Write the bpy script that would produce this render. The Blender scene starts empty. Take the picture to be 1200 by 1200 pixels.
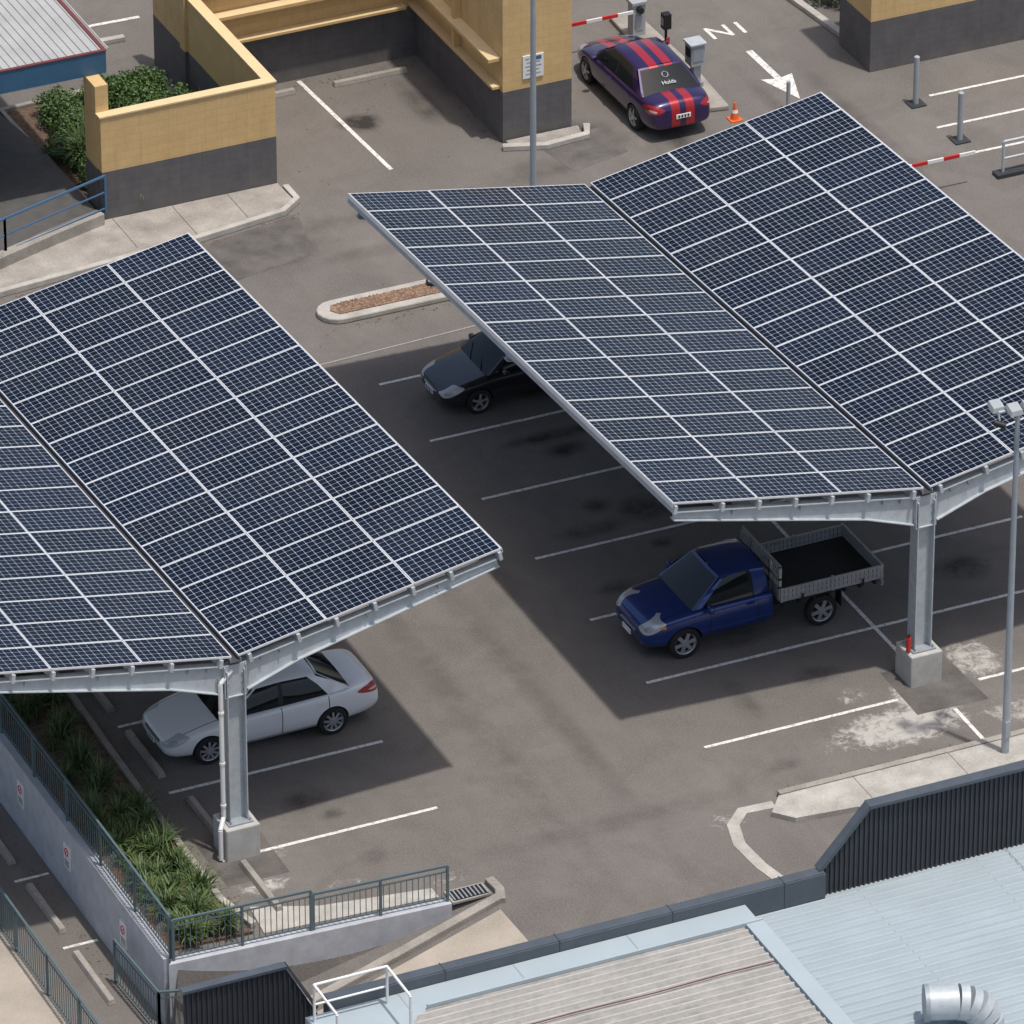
import bpy, bmesh, math, random
import numpy as np
from mathutils import Vector, Matrix
random.seed(7)
scn=bpy.context.scene
col=scn.collection
# ------------------------------------------------------------------ materials
def newmat(name):
    m=bpy.data.materials.new(name);m.use_nodes=True
    nt=m.node_tree; b=nt.nodes['Principled BSDF']
    return m,nt,b
def N(nt,t,**k):
    n=nt.nodes.new(t)
    for a,v in k.items(): setattr(n,a,v)
    return n
def noise(nt,vec,scale,detail=4,rough=.55,dist=0):
    n=N(nt,'ShaderNodeTexNoise');n.inputs['Scale'].default_value=scale;n.inputs['Detail'].default_value=detail
    n.inputs['Roughness'].default_value=rough;n.inputs['Distortion'].default_value=dist
    nt.links.new(vec,n.inputs['Vector']);return n.outputs['Fac']
def mathn(nt,op,a,b=None,c=None,clamp=False):
    n=N(nt,'ShaderNodeMath',operation=op);n.use_clamp=clamp
    for i,v in enumerate((a,b,c)):
        if v is None: continue
        if isinstance(v,(int,float)): n.inputs[i].default_value=v
        else: nt.links.new(v,n.inputs[i])
    return n.outputs[0]
def mix(nt,f,a,b,mode='MIX'):
    n=N(nt,'ShaderNodeMixRGB',blend_type=mode)
    for i,v in enumerate((f,a,b)):
        if isinstance(v,(int,float)): n.inputs[i].default_value=v
        elif isinstance(v,tuple): n.inputs[i].default_value=(*v[:3],1)
        else: nt.links.new(v,n.inputs[i])
    return n.outputs[0]
def mrange(nt,v,a,b,c=0,d=1,smooth=False):
    n=N(nt,'ShaderNodeMapRange')
    if smooth: n.interpolation_type='SMOOTHSTEP'
    nt.links.new(v,n.inputs[0])
    for i,x in enumerate((a,b,c,d)): n.inputs[i+1].default_value=x
    return n.outputs[0]
def coords(nt,kind='Object'):
    if kind=='World':
        return N(nt,'ShaderNodeNewGeometry').outputs['Position']
    return N(nt,'ShaderNodeTexCoord').outputs[kind]
def bump(nt,b,h,strength=.3,dist=.01):
    n=N(nt,'ShaderNodeBump');n.inputs['Strength'].default_value=strength;n.inputs['Distance'].default_value=dist
    nt.links.new(h,n.inputs['Height']);nt.links.new(n.outputs[0],b.inputs['Normal'])
def simple(name,c,rough=.6,metal=0,var=.12,scale=3,fine=40,bmp=0,coat=0,spec=.5):
    m,nt,b=newmat(name)
    if var>0:
        p=coords(nt,'World')
        n1=noise(nt,p,scale,3);n2=noise(nt,p,fine,1)
        s=mathn(nt,'ADD',mathn(nt,'MULTIPLY',n1,.65),mathn(nt,'MULTIPLY',n2,.35))
        f=mrange(nt,s,.3,.7)
        lo=tuple(x*(1-var) for x in c);hi=tuple(min(1,x*(1+var)) for x in c)
        nt.links.new(mix(nt,f,lo,hi),b.inputs['Base Color'])
        if bmp: bump(nt,b,n2,bmp,.01)
    else: b.inputs['Base Color'].default_value=(*c,1)
    b.inputs['Roughness'].default_value=rough;b.inputs['Metallic'].default_value=metal
    b.inputs['Coat Weight'].default_value=coat;b.inputs['Coat Roughness'].default_value=.05
    b.inputs['Specular IOR Level'].default_value=spec
    return m
def asphalt(name,c=(.184,.168,.155)):
    m,nt,b=newmat(name);p=coords(nt,'World')
    big=noise(nt,p,.25,2);mid=noise(nt,p,1.4,5,.7);fine=noise(nt,p,24,2,.7);grain=noise(nt,p,80,1,.8);blot=noise(nt,p,.55,5,.68,.8)
    colr=mix(nt,mrange(nt,big,.3,.7),tuple(x*.82 for x in c),tuple(x*1.1 for x in c))
    colr=mix(nt,mathn(nt,'MULTIPLY',mrange(nt,blot,.48,.66),.5),colr,tuple(x*.56 for x in c))
    colr=mix(nt,mathn(nt,'MULTIPLY',mrange(nt,mid,.35,.7),.55),colr,tuple(x*.70 for x in c))
    colr=mix(nt,mathn(nt,'MULTIPLY',mrange(nt,fine,.42,.75),.6),colr,tuple(x*1.45 for x in c))
    colr=mix(nt,mathn(nt,'MULTIPLY',mrange(nt,grain,.5,.72),.65),colr,tuple(x*.4 for x in c))
    mp=N(nt,'ShaderNodeMapping');mp.inputs['Scale'].default_value=(1.1,.07,1);nt.links.new(p,mp.inputs[0])
    st=noise(nt,mp.outputs[0],1.0,3)
    colr=mix(nt,mathn(nt,'MULTIPLY',mrange(nt,st,.5,.75),.38),colr,tuple(x*.66 for x in c))
    at=N(nt,'ShaderNodeAttribute');at.attribute_name='stain'
    s=N(nt,'ShaderNodeSeparateColor');nt.links.new(at.outputs['Color'],s.inputs[0])
    dk=mathn(nt,'MULTIPLY',s.outputs[0],mrange(nt,mid,.3,.62,.35,1.5))
    colr=mix(nt,mathn(nt,'MINIMUM',dk,.95),colr,(.034,.031,.03))
    spl=noise(nt,p,3.6,5,.85,.6)
    lt=mrange(nt,mathn(nt,'ADD',s.outputs[1],mathn(nt,'MULTIPLY',mathn(nt,'SUBTRACT',spl,.5),2.2)),.42,.85)
    lt=mathn(nt,'MULTIPLY',lt,mathn(nt,'MINIMUM',mathn(nt,'MULTIPLY',s.outputs[1],2.2),.85))
    colr=mix(nt,lt,colr,(.50,.48,.45))
    nt.links.new(colr,b.inputs['Base Color']);b.inputs['Roughness'].default_value=.9;b.inputs['Specular IOR Level'].default_value=.25
    bump(nt,b,fine,.35,.008)
    return m
def paintline(name,wear=.8,c=(.74,.73,.70)):
    m,nt,b=newmat(name);p=coords(nt,'World')
    n=noise(nt,p,9,5,.8)
    w=mrange(nt,n,.48,.66)
    nt.links.new(mix(nt,mathn(nt,'MULTIPLY',w,wear),c,(.22,.205,.19)),b.inputs['Base Color'])
    b.inputs['Roughness'].default_value=.7
    return m
def blockwall(name):
    """rendered blockwork: grey dado band below, ochre above"""
    m,nt,b=newmat(name);p=coords(nt,'World')
    s=N(nt,'ShaderNodeSeparateXYZ');nt.links.new(p,s.inputs[0])
    cmb=N(nt,'ShaderNodeCombineXYZ');nt.links.new(mathn(nt,'ADD',s.outputs[0],s.outputs[1]),cmb.inputs[0]);nt.links.new(s.outputs[2],cmb.inputs[1])
    br=N(nt,'ShaderNodeTexBrick');nt.links.new(cmb.outputs[0],br.inputs['Vector'])
    br.inputs['Scale'].default_value=1;br.inputs['Brick Width'].default_value=.4;br.inputs['Row Height'].default_value=.2;br.inputs['Mortar Size'].default_value=.008;br.inputs['Mortar Smooth'].default_value=.5
    nz=noise(nt,p,2.5,4,.6)
    f=mrange(nt,nz,.3,.7)
    ye=mix(nt,f,(.60,.41,.185),(.68,.475,.225));gr=mix(nt,f,(.098,.095,.10),(.13,.126,.13))
    band=mathn(nt,'GREATER_THAN',s.outputs[2],1.36)
    c=mix(nt,band,gr,ye)
    c=mix(nt,mathn(nt,'MULTIPLY',br.outputs['Fac'],.25),c,mix(nt,1.0,c,(.35,.35,.35),'MULTIPLY'))
    mp=N(nt,'ShaderNodeMapping');mp.inputs['Scale'].default_value=(5,5,.35);nt.links.new(p,mp.inputs[0])
    g=mrange(nt,noise(nt,mp.outputs[0],1,3,.7),.52,.8)
    c=mix(nt,mathn(nt,'MULTIPLY',g,.3),c,mix(nt,1.0,c,(.4,.4,.42),'MULTIPLY'))
    low=mathn(nt,'MULTIPLY',mrange(nt,s.outputs[2],.45,.0),.5)
    c=mix(nt,mathn(nt,'MULTIPLY',low,nz),c,(.22,.19,.16))
    nt.links.new(c,b.inputs['Base Color']);b.inputs['Roughness'].default_value=.75
    bump(nt,b,mathn(nt,'SUBTRACT',1.0,br.outputs['Fac']),.35,.006)
    return m
def solar():
    m,nt,b=newmat('solar_cells')
    uv=N(nt,'ShaderNodeTexCoord').outputs['UV']
    s=N(nt,'ShaderNodeSeparateXYZ');nt.links.new(uv,s.inputs[0])
    fx=mathn(nt,'FRACT',mathn(nt,'MULTIPLY',s.outputs[0],12));fy=mathn(nt,'FRACT',mathn(nt,'MULTIPLY',s.outputs[1],6))
    ax=mathn(nt,'ABSOLUTE',mathn(nt,'SUBTRACT',fx,.5));ay=mathn(nt,'ABSOLUTE',mathn(nt,'SUBTRACT',fy,.5))
    line=mathn(nt,'GREATER_THAN',mathn(nt,'MAXIMUM',ax,ay),.481)
    dia=mathn(nt,'GREATER_THAN',mathn(nt,'ADD',ax,ay),.895)
    msk=mathn(nt,'MAXIMUM',line,dia)
    rnd=N(nt,'ShaderNodeNewGeometry').outputs['Random Per Island']
    cell=mix(nt,rnd,(.002,.005,.014),(.004,.0095,.026))
    wn=N(nt,'ShaderNodeTexWhiteNoise');wn.noise_dimensions='3D'
    fl=N(nt,'ShaderNodeVectorMath',operation='FLOOR');mu=N(nt,'ShaderNodeVectorMath',operation='MULTIPLY');mu.inputs[1].default_value=(12,6,1)
    nt.links.new(uv,mu.inputs[0]);nt.links.new(mu.outputs[0],fl.inputs[0])
    ad=N(nt,'ShaderNodeVectorMath',operation='ADD');nt.links.new(fl.outputs[0],ad.inputs[0]);cz=N(nt,'ShaderNodeCombineXYZ');nt.links.new(mathn(nt,'MULTIPLY',rnd,37.0),cz.inputs[2]);nt.links.new(cz.outputs[0],ad.inputs[1])
    nt.links.new(ad.outputs[0],wn.inputs['Vector'])
    cell=mix(nt,mathn(nt,'MULTIPLY',wn.outputs['Value'],.35),cell,(.007,.015,.036))
    c=mix(nt,msk,cell,(.50,.53,.57))
    dust=mrange(nt,noise(nt,coords(nt,'World'),.9,4,.7),.4,.8)
    c=mix(nt,mathn(nt,'MULTIPLY',dust,.02),c,(.45,.42,.38))
    nt.links.new(c,b.inputs['Base Color'])
    b.inputs['Roughness'].default_value=.12;b.inputs['Specular IOR Level'].default_value=.15
    return m
def foliage(name,a,b_):
    m,nt,b=newmat(name)
    g=N(nt,'ShaderNodeNewGeometry').outputs['Random Per Island']
    nt.links.new(mix(nt,g,a,b_),b.inputs['Base Color']);b.inputs['Roughness'].default_value=.55
    return m
def carpaint(name,c,gaps=(),zr=(.3,.95),stripes=None,flake=.0,front=None,rear=None,grille=(),hood=None):
    m,nt,b=newmat(name);p=coords(nt,'Object')
    s=N(nt,'ShaderNodeSeparateXYZ');nt.links.new(p,s.inputs[0]);X,Y,Z=s.outputs
    AY=mathn(nt,'ABSOLUTE',Y)
    n=N(nt,'ShaderNodeRGB');n.outputs[0].default_value=(*c,1);colr=n.outputs[0]
    ny=N(nt,'ShaderNodeSeparateXYZ');nt.links.new(coords(nt,'Normal'),ny.inputs[0])
    if stripes:
        st=None
        for lo,hi in stripes:
            k=mathn(nt,'MULTIPLY',mathn(nt,'GREATER_THAN',AY,lo),mathn(nt,'LESS_THAN',AY,hi))
            st=k if st is None else mathn(nt,'MAXIMUM',st,k)
        colr=mix(nt,st,colr,(.42,.01,.02))
    side=mathn(nt,'GREATER_THAN',mathn(nt,'ABSOLUTE',ny.outputs[1]),.55)
    tot=None
    for x in gaps:
        k=mathn(nt,'COMPARE',X,x,.010)
        tot=k if tot is None else mathn(nt,'MAXIMUM',tot,k)
    dark=None
    if tot is not None:
        zz=mathn(nt,'MULTIPLY',mathn(nt,'GREATER_THAN',Z,zr[0]),mathn(nt,'LESS_THAN',Z,zr[1]))
        k=mathn(nt,'MULTIPLY',mathn(nt,'MULTIPLY',tot,side),zz)
        sl=mathn(nt,'MULTIPLY',mathn(nt,'MULTIPLY',mathn(nt,'COMPARE',Z,zr[0],.009),side),mathn(nt,'MULTIPLY',mathn(nt,'GREATER_THAN',X,min(gaps)),mathn(nt,'LESS_THAN',X,max(gaps))))
        dark=mathn(nt,'MAXIMUM',k,sl)
    if hood:
        (xa,xb,ya)=hood
        top=mathn(nt,'GREATER_THAN',ny.outputs[2],.45)
        ln=mathn(nt,'MULTIPLY',mathn(nt,'COMPARE',AY,ya,.009),mathn(nt,'MULTIPLY',mathn(nt,'GREATER_THAN',X,xa),mathn(nt,'LESS_THAN',X,xb)))
        dark=mathn(nt,'MAXIMUM',dark,mathn(nt,'MULTIPLY',ln,top))
    for (xm,ym,z0,z1) in grille:
        gx=mathn(nt,'LESS_THAN',X,xm) if xm<2 else mathn(nt,'GREATER_THAN',X,xm)
        k=mathn(nt,'MULTIPLY',mathn(nt,'MULTIPLY',gx,mathn(nt,'LESS_THAN',AY,ym)),mathn(nt,'MULTIPLY',mathn(nt,'GREATER_THAN',Z,z0),mathn(nt,'LESS_THAN',Z,z1)))
        dark=mathn(nt,'MAXIMUM',dark,k)
    colr=mix(nt,dark,colr,(.01,.01,.01))
    d=mathn(nt,'MULTIPLY',mrange(nt,Z,.55,.2),.22)
    colr=mix(nt,d,colr,(.16,.14,.12))
    def lampmask(q,grow=1.0):
        xc,yc,zc,ang,ru,rz_=q
        dx=mathn(nt,'SUBTRACT',X,xc);dy=mathn(nt,'SUBTRACT',AY,yc)
        u=mathn(nt,'ADD',mathn(nt,'MULTIPLY',dx,math.cos(ang)),mathn(nt,'MULTIPLY',dy,math.sin(ang)))
        v=mathn(nt,'ADD',mathn(nt,'MULTIPLY',dx,-math.sin(ang)),mathn(nt,'MULTIPLY',dy,math.cos(ang)))
        zz=mathn(nt,'SUBTRACT',mathn(nt,'SUBTRACT',Z,zc),mathn(nt,'MULTIPLY',dx,.30 if xc<2 else 0))
        e1=mathn(nt,'POWER',mathn(nt,'ABSOLUTE',mathn(nt,'DIVIDE',u,ru*grow)),1.6);e2=mathn(nt,'POWER',mathn(nt,'ABSOLUTE',mathn(nt,'DIVIDE',zz,rz_*grow)),1.6)
        return mathn(nt,'MULTIPLY',mathn(nt,'LESS_THAN',mathn(nt,'ADD',e1,e2),1.0),mathn(nt,'LESS_THAN',mathn(nt,'ABSOLUTE',v),.35))
    if front:
        lm=lampmask(front);inner=lampmask((front[0]-.02,front[1]-.02,front[2],front[3],front[4]*.4,front[5]*.5))
        colr=mix(nt,lm,colr,(.46,.48,.50));colr=mix(nt,inner,colr,(.30,.31,.32))
    if rear:
        lm=lampmask(rear);colr=mix(nt,lm,colr,(.38,.012,.014))
        colr=mix(nt,lampmask((rear[0],rear[1],rear[2]-.02,rear[3],rear[4]*.4,rear[5]*.3)),colr,(.6,.5,.5))
    nt.links.new(colr,b.inputs['Base Color']);b.inputs['Roughness'].default_value=.30;b.inputs['Metallic'].default_value=flake
    b.inputs['Coat Weight'].default_value=1;b.inputs['Coat Roughness'].default_value=.04
    return m
M={}
M['asphalt']=asphalt('asphalt')
M['asphalt_dark']=simple('asphalt_patch',(.115,.105,.098),.9,var=.45,scale=1.5,fine=35,bmp=.3)
M['line']=paintline('worn_white_paint')
M['faint']=paintline('faded_paint',.95,(.33,.31,.29))
M['wall']=blockwall('ochre_grey_blockwork')
M['greywall']=simple('grey_render',(.44,.46,.50),.8,var=.18,bmp=.2)
M['ochre']=simple('ochre_paint',(.64,.44,.20),.6,var=.08)
M['ochre_top']=simple('ochre_coping',(.70,.54,.31),.6,var=.08)
M['conc']=simple('concrete',(.32,.295,.265),.9,var=.34,scale=1.5,fine=25,bmp=.3)
M['conc_lt']=simple('pale_concrete',(.42,.40,.365),.9,var=.28,scale=2.2,fine=30,bmp=.3)
M['conc_base']=simple('plinth_concrete',(.44,.44,.42),.85,var=.16,scale=4,fine=30,bmp=.2)
M['joint']=simple('expansion_joint',(.10,.09,.08),.9,var=.2)
M['galv']=simple('galvanised_steel',(.47,.51,.54),.5,metal=.15,var=.14,scale=6)
M['galv_dk']=simple('dark_steel',(.32,.35,.38),.55,metal=.2,var=.15,scale=6)  # darker steel tone for plates, bolts, grates and small trim
M['alu']=simple('anodised_frame',(.74,.75,.77),.4,metal=.2,var=.05)
M['sun_block']=simple('sun_block_sheet',(.42,.43,.45),.6,var=0)  # plain grey for the added sheets that block sun under the panels
M['gut']=simple('gutter_lining',(.055,.055,.06),.7,var=.2)
M['solar']=solar()
M['rail']=simple('blue_grey_rail',(.095,.145,.165),.5,var=0)
M['bluerail']=simple('blue_rail',(.06,.14,.26),.45,var=0)
M['bluefascia']=simple('blue_fascia',(.035,.11,.20),.5,var=.12)
M['red']=simple('red_trim',(.16,.04,.04),.5)
M['redp']=simple('red_paint',(.55,.02,.02),.45)
M['cable']=simple('dull_red_cable',(.16,.05,.05),.6)
M['white']=simple('white_paint',(.78,.78,.77),.5,var=.06)
M['roofgrey']=simple('grey_roof_sheet',(.43,.43,.42),.55,metal=.1,var=.14,scale=1.2)
M['roofbeige']=simple('weathered_roof_sheet',(.45,.435,.41),.6,metal=.05,var=.16,scale=.9,fine=9)
M['roofpan']=simple('weathered_roof_pan',(.30,.29,.27),.7,var=.26,scale=1.3,fine=9)
M['roofblue']=simple('pale_blue_roof_sheet',(.39,.455,.49),.5,metal=.05,var=.08,scale=.7)
M['roofbluepan']=simple('pale_blue_roof_pan',(.335,.395,.43),.55,metal=.05,var=.14,scale=.8)
M['char']=simple('charcoal_cladding',(.038,.043,.052),.5,var=.15)
M['charcap']=simple('charcoal_capping',(.075,.09,.11),.45,var=.15)
M['bark']=simple('bark_mulch',(.13,.085,.06),.95,var=.55,scale=9,fine=45,bmp=.8)
M['litter']=simple('dry_leaf',(.17,.11,.065),.9,var=.5,scale=30)
M['gravelm']=simple('brown_gravel',(.26,.17,.12),.95,var=.55,scale=14,fine=50,bmp=.8)
M['black']=simple('black_plastic',(.012,.012,.013),.55,var=0)
M['rubber']=simple('tyre_rubber',(.018,.018,.018),.85,var=.2)
M['rim']=simple('alloy_rim',(.50,.51,.53),.35,metal=.6,var=0)
M['chrome']=simple('chrome',(.75,.75,.77),.12,metal=1,var=0)
M['glass']=simple('tinted_glass',(.010,.013,.014),.04,var=0,spec=.5)
M['lamp']=simple('lamp_lens',(.6,.62,.64),.12,var=.2,scale=14,coat=.6)
M['tail']=simple('tail_lens',(.35,.012,.012),.15,coat=.6,var=0)
M['amber']=simple('amber_lens',(.8,.25,.03),.2,coat=.5,var=0)
M['orange']=simple('cone_orange',(.75,.14,.03),.5)
M['grey']=simple('grey_enclosure',(.35,.38,.40),.5,var=.08)
M['polegrey']=simple('pole_galvanised',(.38,.43,.47),.45,metal=.2,var=.1)
M['strap']=foliage('strap_leaf',(.035,.075,.022),(.13,.18,.06))
M['leaf']=foliage('shrub_leaf',(.03,.07,.018),(.11,.19,.05))
M['twig']=simple('shrub_stem',(.07,.05,.035),.9)
M['traymetal']=simple('tray_aluminium',(.45,.46,.47),.4,metal=.4,var=.14,scale=5)
M['trayfloor']=simple('tray_rubber_mat',(.014,.014,.014),.8,var=.3)
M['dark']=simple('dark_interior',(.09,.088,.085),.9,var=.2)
M['pave']=simple('sandy_paving',(.39,.345,.29),.9,var=.22,scale=.9,fine=30,bmp=.3)
# ------------------------------------------------------------------ mesh builder
class MB:
    def __init__(s): s.v=[];s.f=[];s.m=[];s.mats=[];s.uv={}
    def mi(s,k):
        if k not in s.mats: s.mats.append(k)
        return s.mats.index(k)
    def face(s,pts,k,uv=None):
        i=len(s.v);s.v+=[tuple(p) for p in pts];s.f.append(tuple(range(i,i+len(pts))));s.m.append(s.mi(k))
        if uv: s.uv[len(s.f)-1]=uv
    def hexa(s,b,t,k,kt=None):
        i=len(s.v);s.v+=[tuple(p) for p in b]+[tuple(p) for p in t]
        for q in [(3,2,1,0),(4,5,6,7),(0,1,5,4),(1,2,6,5),(2,3,7,6),(3,0,4,7)]:
            s.f.append(tuple(i+a for a in q));s.m.append(s.mi(kt if (kt and q==(4,5,6,7)) else k))
    def box(s,x0,x1,y0,y1,z0,z1,k,kt=None):
        s.hexa([(x0,y0,z0),(x1,y0,z0),(x1,y1,z0),(x0,y1,z0)],[(x0,y0,z1),(x1,y0,z1),(x1,y1,z1),(x0,y1,z1)],k,kt)
    def beam(s,p,q,w,h,k,up=(0,0,1)):
        p=Vector(p);q=Vector(q);d=(q-p).normalized();u=Vector(up)
        if abs(d.dot(u))>.98: u=Vector((1,0,0))
        sd=d.cross(u).normalized();u=sd.cross(d).normalized()
        c=[(-w/2,-h/2),(w/2,-h/2),(w/2,h/2),(-w/2,h/2)]
        s.hexa([p+sd*a+u*b for a,b in c][::-1],[q+sd*a+u*b for a,b in c][::-1],k)
    def cyl(s,p,q,r,k,n=12,r2=None,caps=True):
        p=Vector(p);q=Vector(q);r2=r if r2 is None else r2
        d=(q-p).normalized();u=Vector((0,0,1)) if abs(d.z)<.9 else Vector((1,0,0))
        a=d.cross(u).normalized();b=a.cross(d)
        i=len(s.v)
        for c,rr in ((p,r),(q,r2)):
            for j in range(n):
                t=2*math.pi*j/n;s.v.append(tuple(c+a*math.cos(t)*rr+b*math.sin(t)*rr))
        for j in range(n):
            s.f.append((i+j,i+(j+1)%n,i+n+(j+1)%n,i+n+j));s.m.append(s.mi(k))
        if caps:
            s.f.append(tuple(i+j for j in range(n))[::-1]);s.m.append(s.mi(k))
            s.f.append(tuple(i+n+j for j in range(n)));s.m.append(s.mi(k))
    def prism(s,poly,z0,z1,k,kt=None):
        n=len(poly);i=len(s.v)
        zz=lambda z,p: z(p) if callable(z) else z
        s.v+=[(p[0],p[1],zz(z0,p)) for p in poly]+[(p[0],p[1],zz(z1,p)) for p in poly]
        s.f.append(tuple(range(i,i+n))[::-1]);s.m.append(s.mi(k))
        s.f.append(tuple(range(i+n,i+2*n)));s.m.append(s.mi(kt or k))
        for j in range(n): s.f.append((i+j,i+(j+1)%n,i+n+(j+1)%n,i+n+j));s.m.append(s.mi(k))
    def strip(s,pts,w,z0,z1,k,closed=False):
        P=[Vector((p[0],p[1])) for p in pts];n=len(P);L=[];R=[]
        for j in range(n):
            a=P[(j-1)%n] if (closed or j>0) else P[j];c=P[(j+1)%n] if (closed or j<n-1) else P[j]
            t=(c-a).normalized();nn=Vector((-t.y,t.x));L.append(P[j]+nn*w/2);R.append(P[j]-nn*w/2)
        i=len(s.v)
        for j in range(n):
            zb=z0;zt=z1
            if callable(z0): zb=z0(P[j]);
            if callable(z1): zt=z1(P[j])
            s.v+=[(R[j].x,R[j].y,zb),(L[j].x,L[j].y,zb),(L[j].x,L[j].y,zt),(R[j].x,R[j].y,zt)]
        m=n if closed else n-1
        for j in range(m):
            a=i+4*j;b=i+4*((j+1)%n)
            for e in range(4):
                s.f.append((a+e,a+(e+1)%4,b+(e+1)%4,b+e));s.m.append(s.mi(k))
        if not closed:
            s.f.append((i,i+1,i+2,i+3));s.m.append(s.mi(k));a=i+4*(n-1)
            s.f.append((a+3,a+2,a+1,a));s.m.append(s.mi(k))
    def done(s,name,origin=(0,0,0),parent=None,bevel=0,smooth=None,fixn=True):
        me=bpy.data.meshes.new(name);o=Vector(origin)
        me.from_pydata([tuple(Vector(v)-o) for v in s.v],[],s.f)
        for k in s.mats: me.materials.append(M[k] if isinstance(k,str) else k)
        me.polygons.foreach_set('material_index',s.m)
        if s.uv:
            ul=me.uv_layers.new(name='UVMap')
            for fi,uv in s.uv.items():
                for li,c in zip(me.polygons[fi].loop_indices,uv): ul.data[li].uv=c
        me.update()
        if fixn:
            bm=bmesh.new();bm.from_mesh(me);bmesh.ops.recalc_face_normals(bm,faces=bm.faces);bm.to_mesh(me);bm.free()
        ob=bpy.data.objects.new(name,me);col.objects.link(ob);ob.location=o
        if parent: ob.parent=parent
        if bevel:
            b=ob.modifiers.new('bevel','BEVEL');b.width=bevel;b.segments=2;b.limit_method='ANGLE'
        if smooth is not None:
            me.polygons.foreach_set('use_smooth',[True]*len(me.polygons))
            if smooth<180:
                try: me.set_sharp_from_angle(angle=math.radians(smooth))
                except Exception: pass
        return ob
def empty(name,loc=(0,0,0),rz=0):
    e=bpy.data.objects.new(name,None);col.objects.link(e);e.location=loc;e.rotation_euler=(0,0,rz);return e
# ------------------------------------------------------------------ ground
def gz_ramp(x): return -1.5+1.5*max(0,min(1,(x+13.0)/6.7))
def gz(x,y):
    if x<-13.1: return -1.5
    if y>-3.0: return 0
    return gz_ramp(x)
xs=np.concatenate([[-400,-13.21],np.arange(-13.0,-6.3,.14),np.arange(-6.3,23,.14),[60,400]])
ys=np.concatenate([[-400,-3.2],np.arange(-2.95,38,.14),[80,400]])
nx,ny=len(xs),len(ys)
XX,YY=np.meshgrid(xs,ys,indexing='ij')
ZZ=np.zeros_like(XX)
for j,y in enumerate(ys):
    for i,x in enumerate(xs): ZZ[i,j]=gz(x,y)
co_=np.stack([XX,YY,ZZ],-1).reshape(-1,3)
ii,jj=np.meshgrid(np.arange(nx-1),np.arange(ny-1),indexing='ij')
a_=(ii*ny+jj).ravel();fc=np.stack([a_,a_+ny,a_+ny+1,a_+1],-1)
me=bpy.data.meshes.new('ground');me.from_pydata(co_.tolist(),[],fc.tolist());me.materials.append(M['asphalt'])
def field(lst):
    F=np.zeros(nx*ny)
    for x,y,rx,ry,s in lst:
        d=np.sqrt(((co_[:,0]-x)/rx)**2+((co_[:,1]-y)/ry)**2)
        F=np.maximum(F,s*np.clip((1.25-d)/.75,0,1))
    return F
dark=[(4.7,28.6,.5,.42,.95),(3.1,9.4,.6,.5,.65),(2.6,12.4,.5,.3,.65),(3.2,6.9,.7,.35,.5),(4.4,6.1,.35,.3,.75),(3.2,15.2,.6,.5,.65),(3.4,1.6,.5,.3,.45),(4.6,10.3,1.1,.3,.8),
 (-8.3,1.6,.5,.35,.55),(-7.4,4.4,.8,.6,.55),(8.2,4.2,.6,.5,.55),(9.2,25.6,.9,.9,.5),(11.2,24.6,.4,.9,.5),(0.2,23.4,1.5,.7,.45),(6.4,29.0,.35,1.2,.45),(2.6,13.1,1.2,.25,.65),
 (7.9,29.5,.9,.7,.35),(5.9,23.3,.8,.5,.3),(12,22.5,1.2,.6,.3),(2.6,3.6,.9,.3,.4),(3.4,4.3,.3,.25,.65),(2.8,7.9,.25,.2,.65),(8.3,7.1,.5,.4,.55),(2.2,9.9,.35,.3,.6),(-8.0,.9,.25,.2,.5),(3.9,12.9,.35,.25,.75),
 (1.1,6.6,.5,.25,.45),(1.6,9.0,.8,.3,.45),(1.0,3.9,.6,.25,.35),(4.1,8.9,.6,.4,.5),
 (-3.9,4,.32,7,.20),(-2.3,5,.32,8,.20),(-1.0,12,.3,6,.2),(3.2,24.2,3.5,.35,.2),(3.8,22.6,4,.35,.18),(14.1,22.5,.28,5,.26),(15.6,22.5,.28,5,.26),(10.6,22,.3,3,.25),(12.0,22,.3,3,.2),(-3.0,-1.8,3.0,.35,.18),
 (1.6,1.4,.25,.9,.25),(-7.9,-.9,.3,.25,.35),(1.2,-1.3,.4,.22,.3),(7.6,24.6,1.2,.5,.3)]
light=[(4.1,-.95,1.7,.8,.85),(5.0,-.2,.7,1.1,.85),(2.6,-1.2,.9,.3,.4),(-10.3,-1.0,.7,.35,.6),(-8.9,-1.6,.9,.25,.38),(-6.8,-2.3,.5,.4,.4),(-.8,-2.7,.5,.5,.45),(6.7,.8,.7,.9,.7),(6.6,-1.4,.9,.6,.6),(3.7,.5,.5,.5,.4),(9.5,.4,.7,.4,.4),(-9.6,.0,.3,.5,.45)]
Fd=field(dark);Fl=field(light)
at=me.color_attributes.new('stain','FLOAT_COLOR','POINT')
at.data.foreach_set('color',np.stack([Fd,Fl,np.zeros_like(Fd),np.ones_like(Fd)],-1).ravel())
go=bpy.data.objects.new('ground',me);col.objects.link(go)
p=MB()
for poly in [[(4.6,-.7),(6.25,-.75),(6.2,1.15),(4.65,1.1)],[(-11.0,-.7),(-9.65,-.72),(-9.6,1.0),(-11.0,1.05)],
             [(-1.0,22.6),(1.0,23.0),(1.35,24.1),(1.5,25.0),(-.6,24.6),(-2.4,24.2)],[(8.3,24.2),(9.9,24.6),(9.8,26.0),(8.0,25.9)]]:
    p.prism(poly,.001,.004,'asphalt_dark')
p.done('asphalt_patch')
q=MB()
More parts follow.
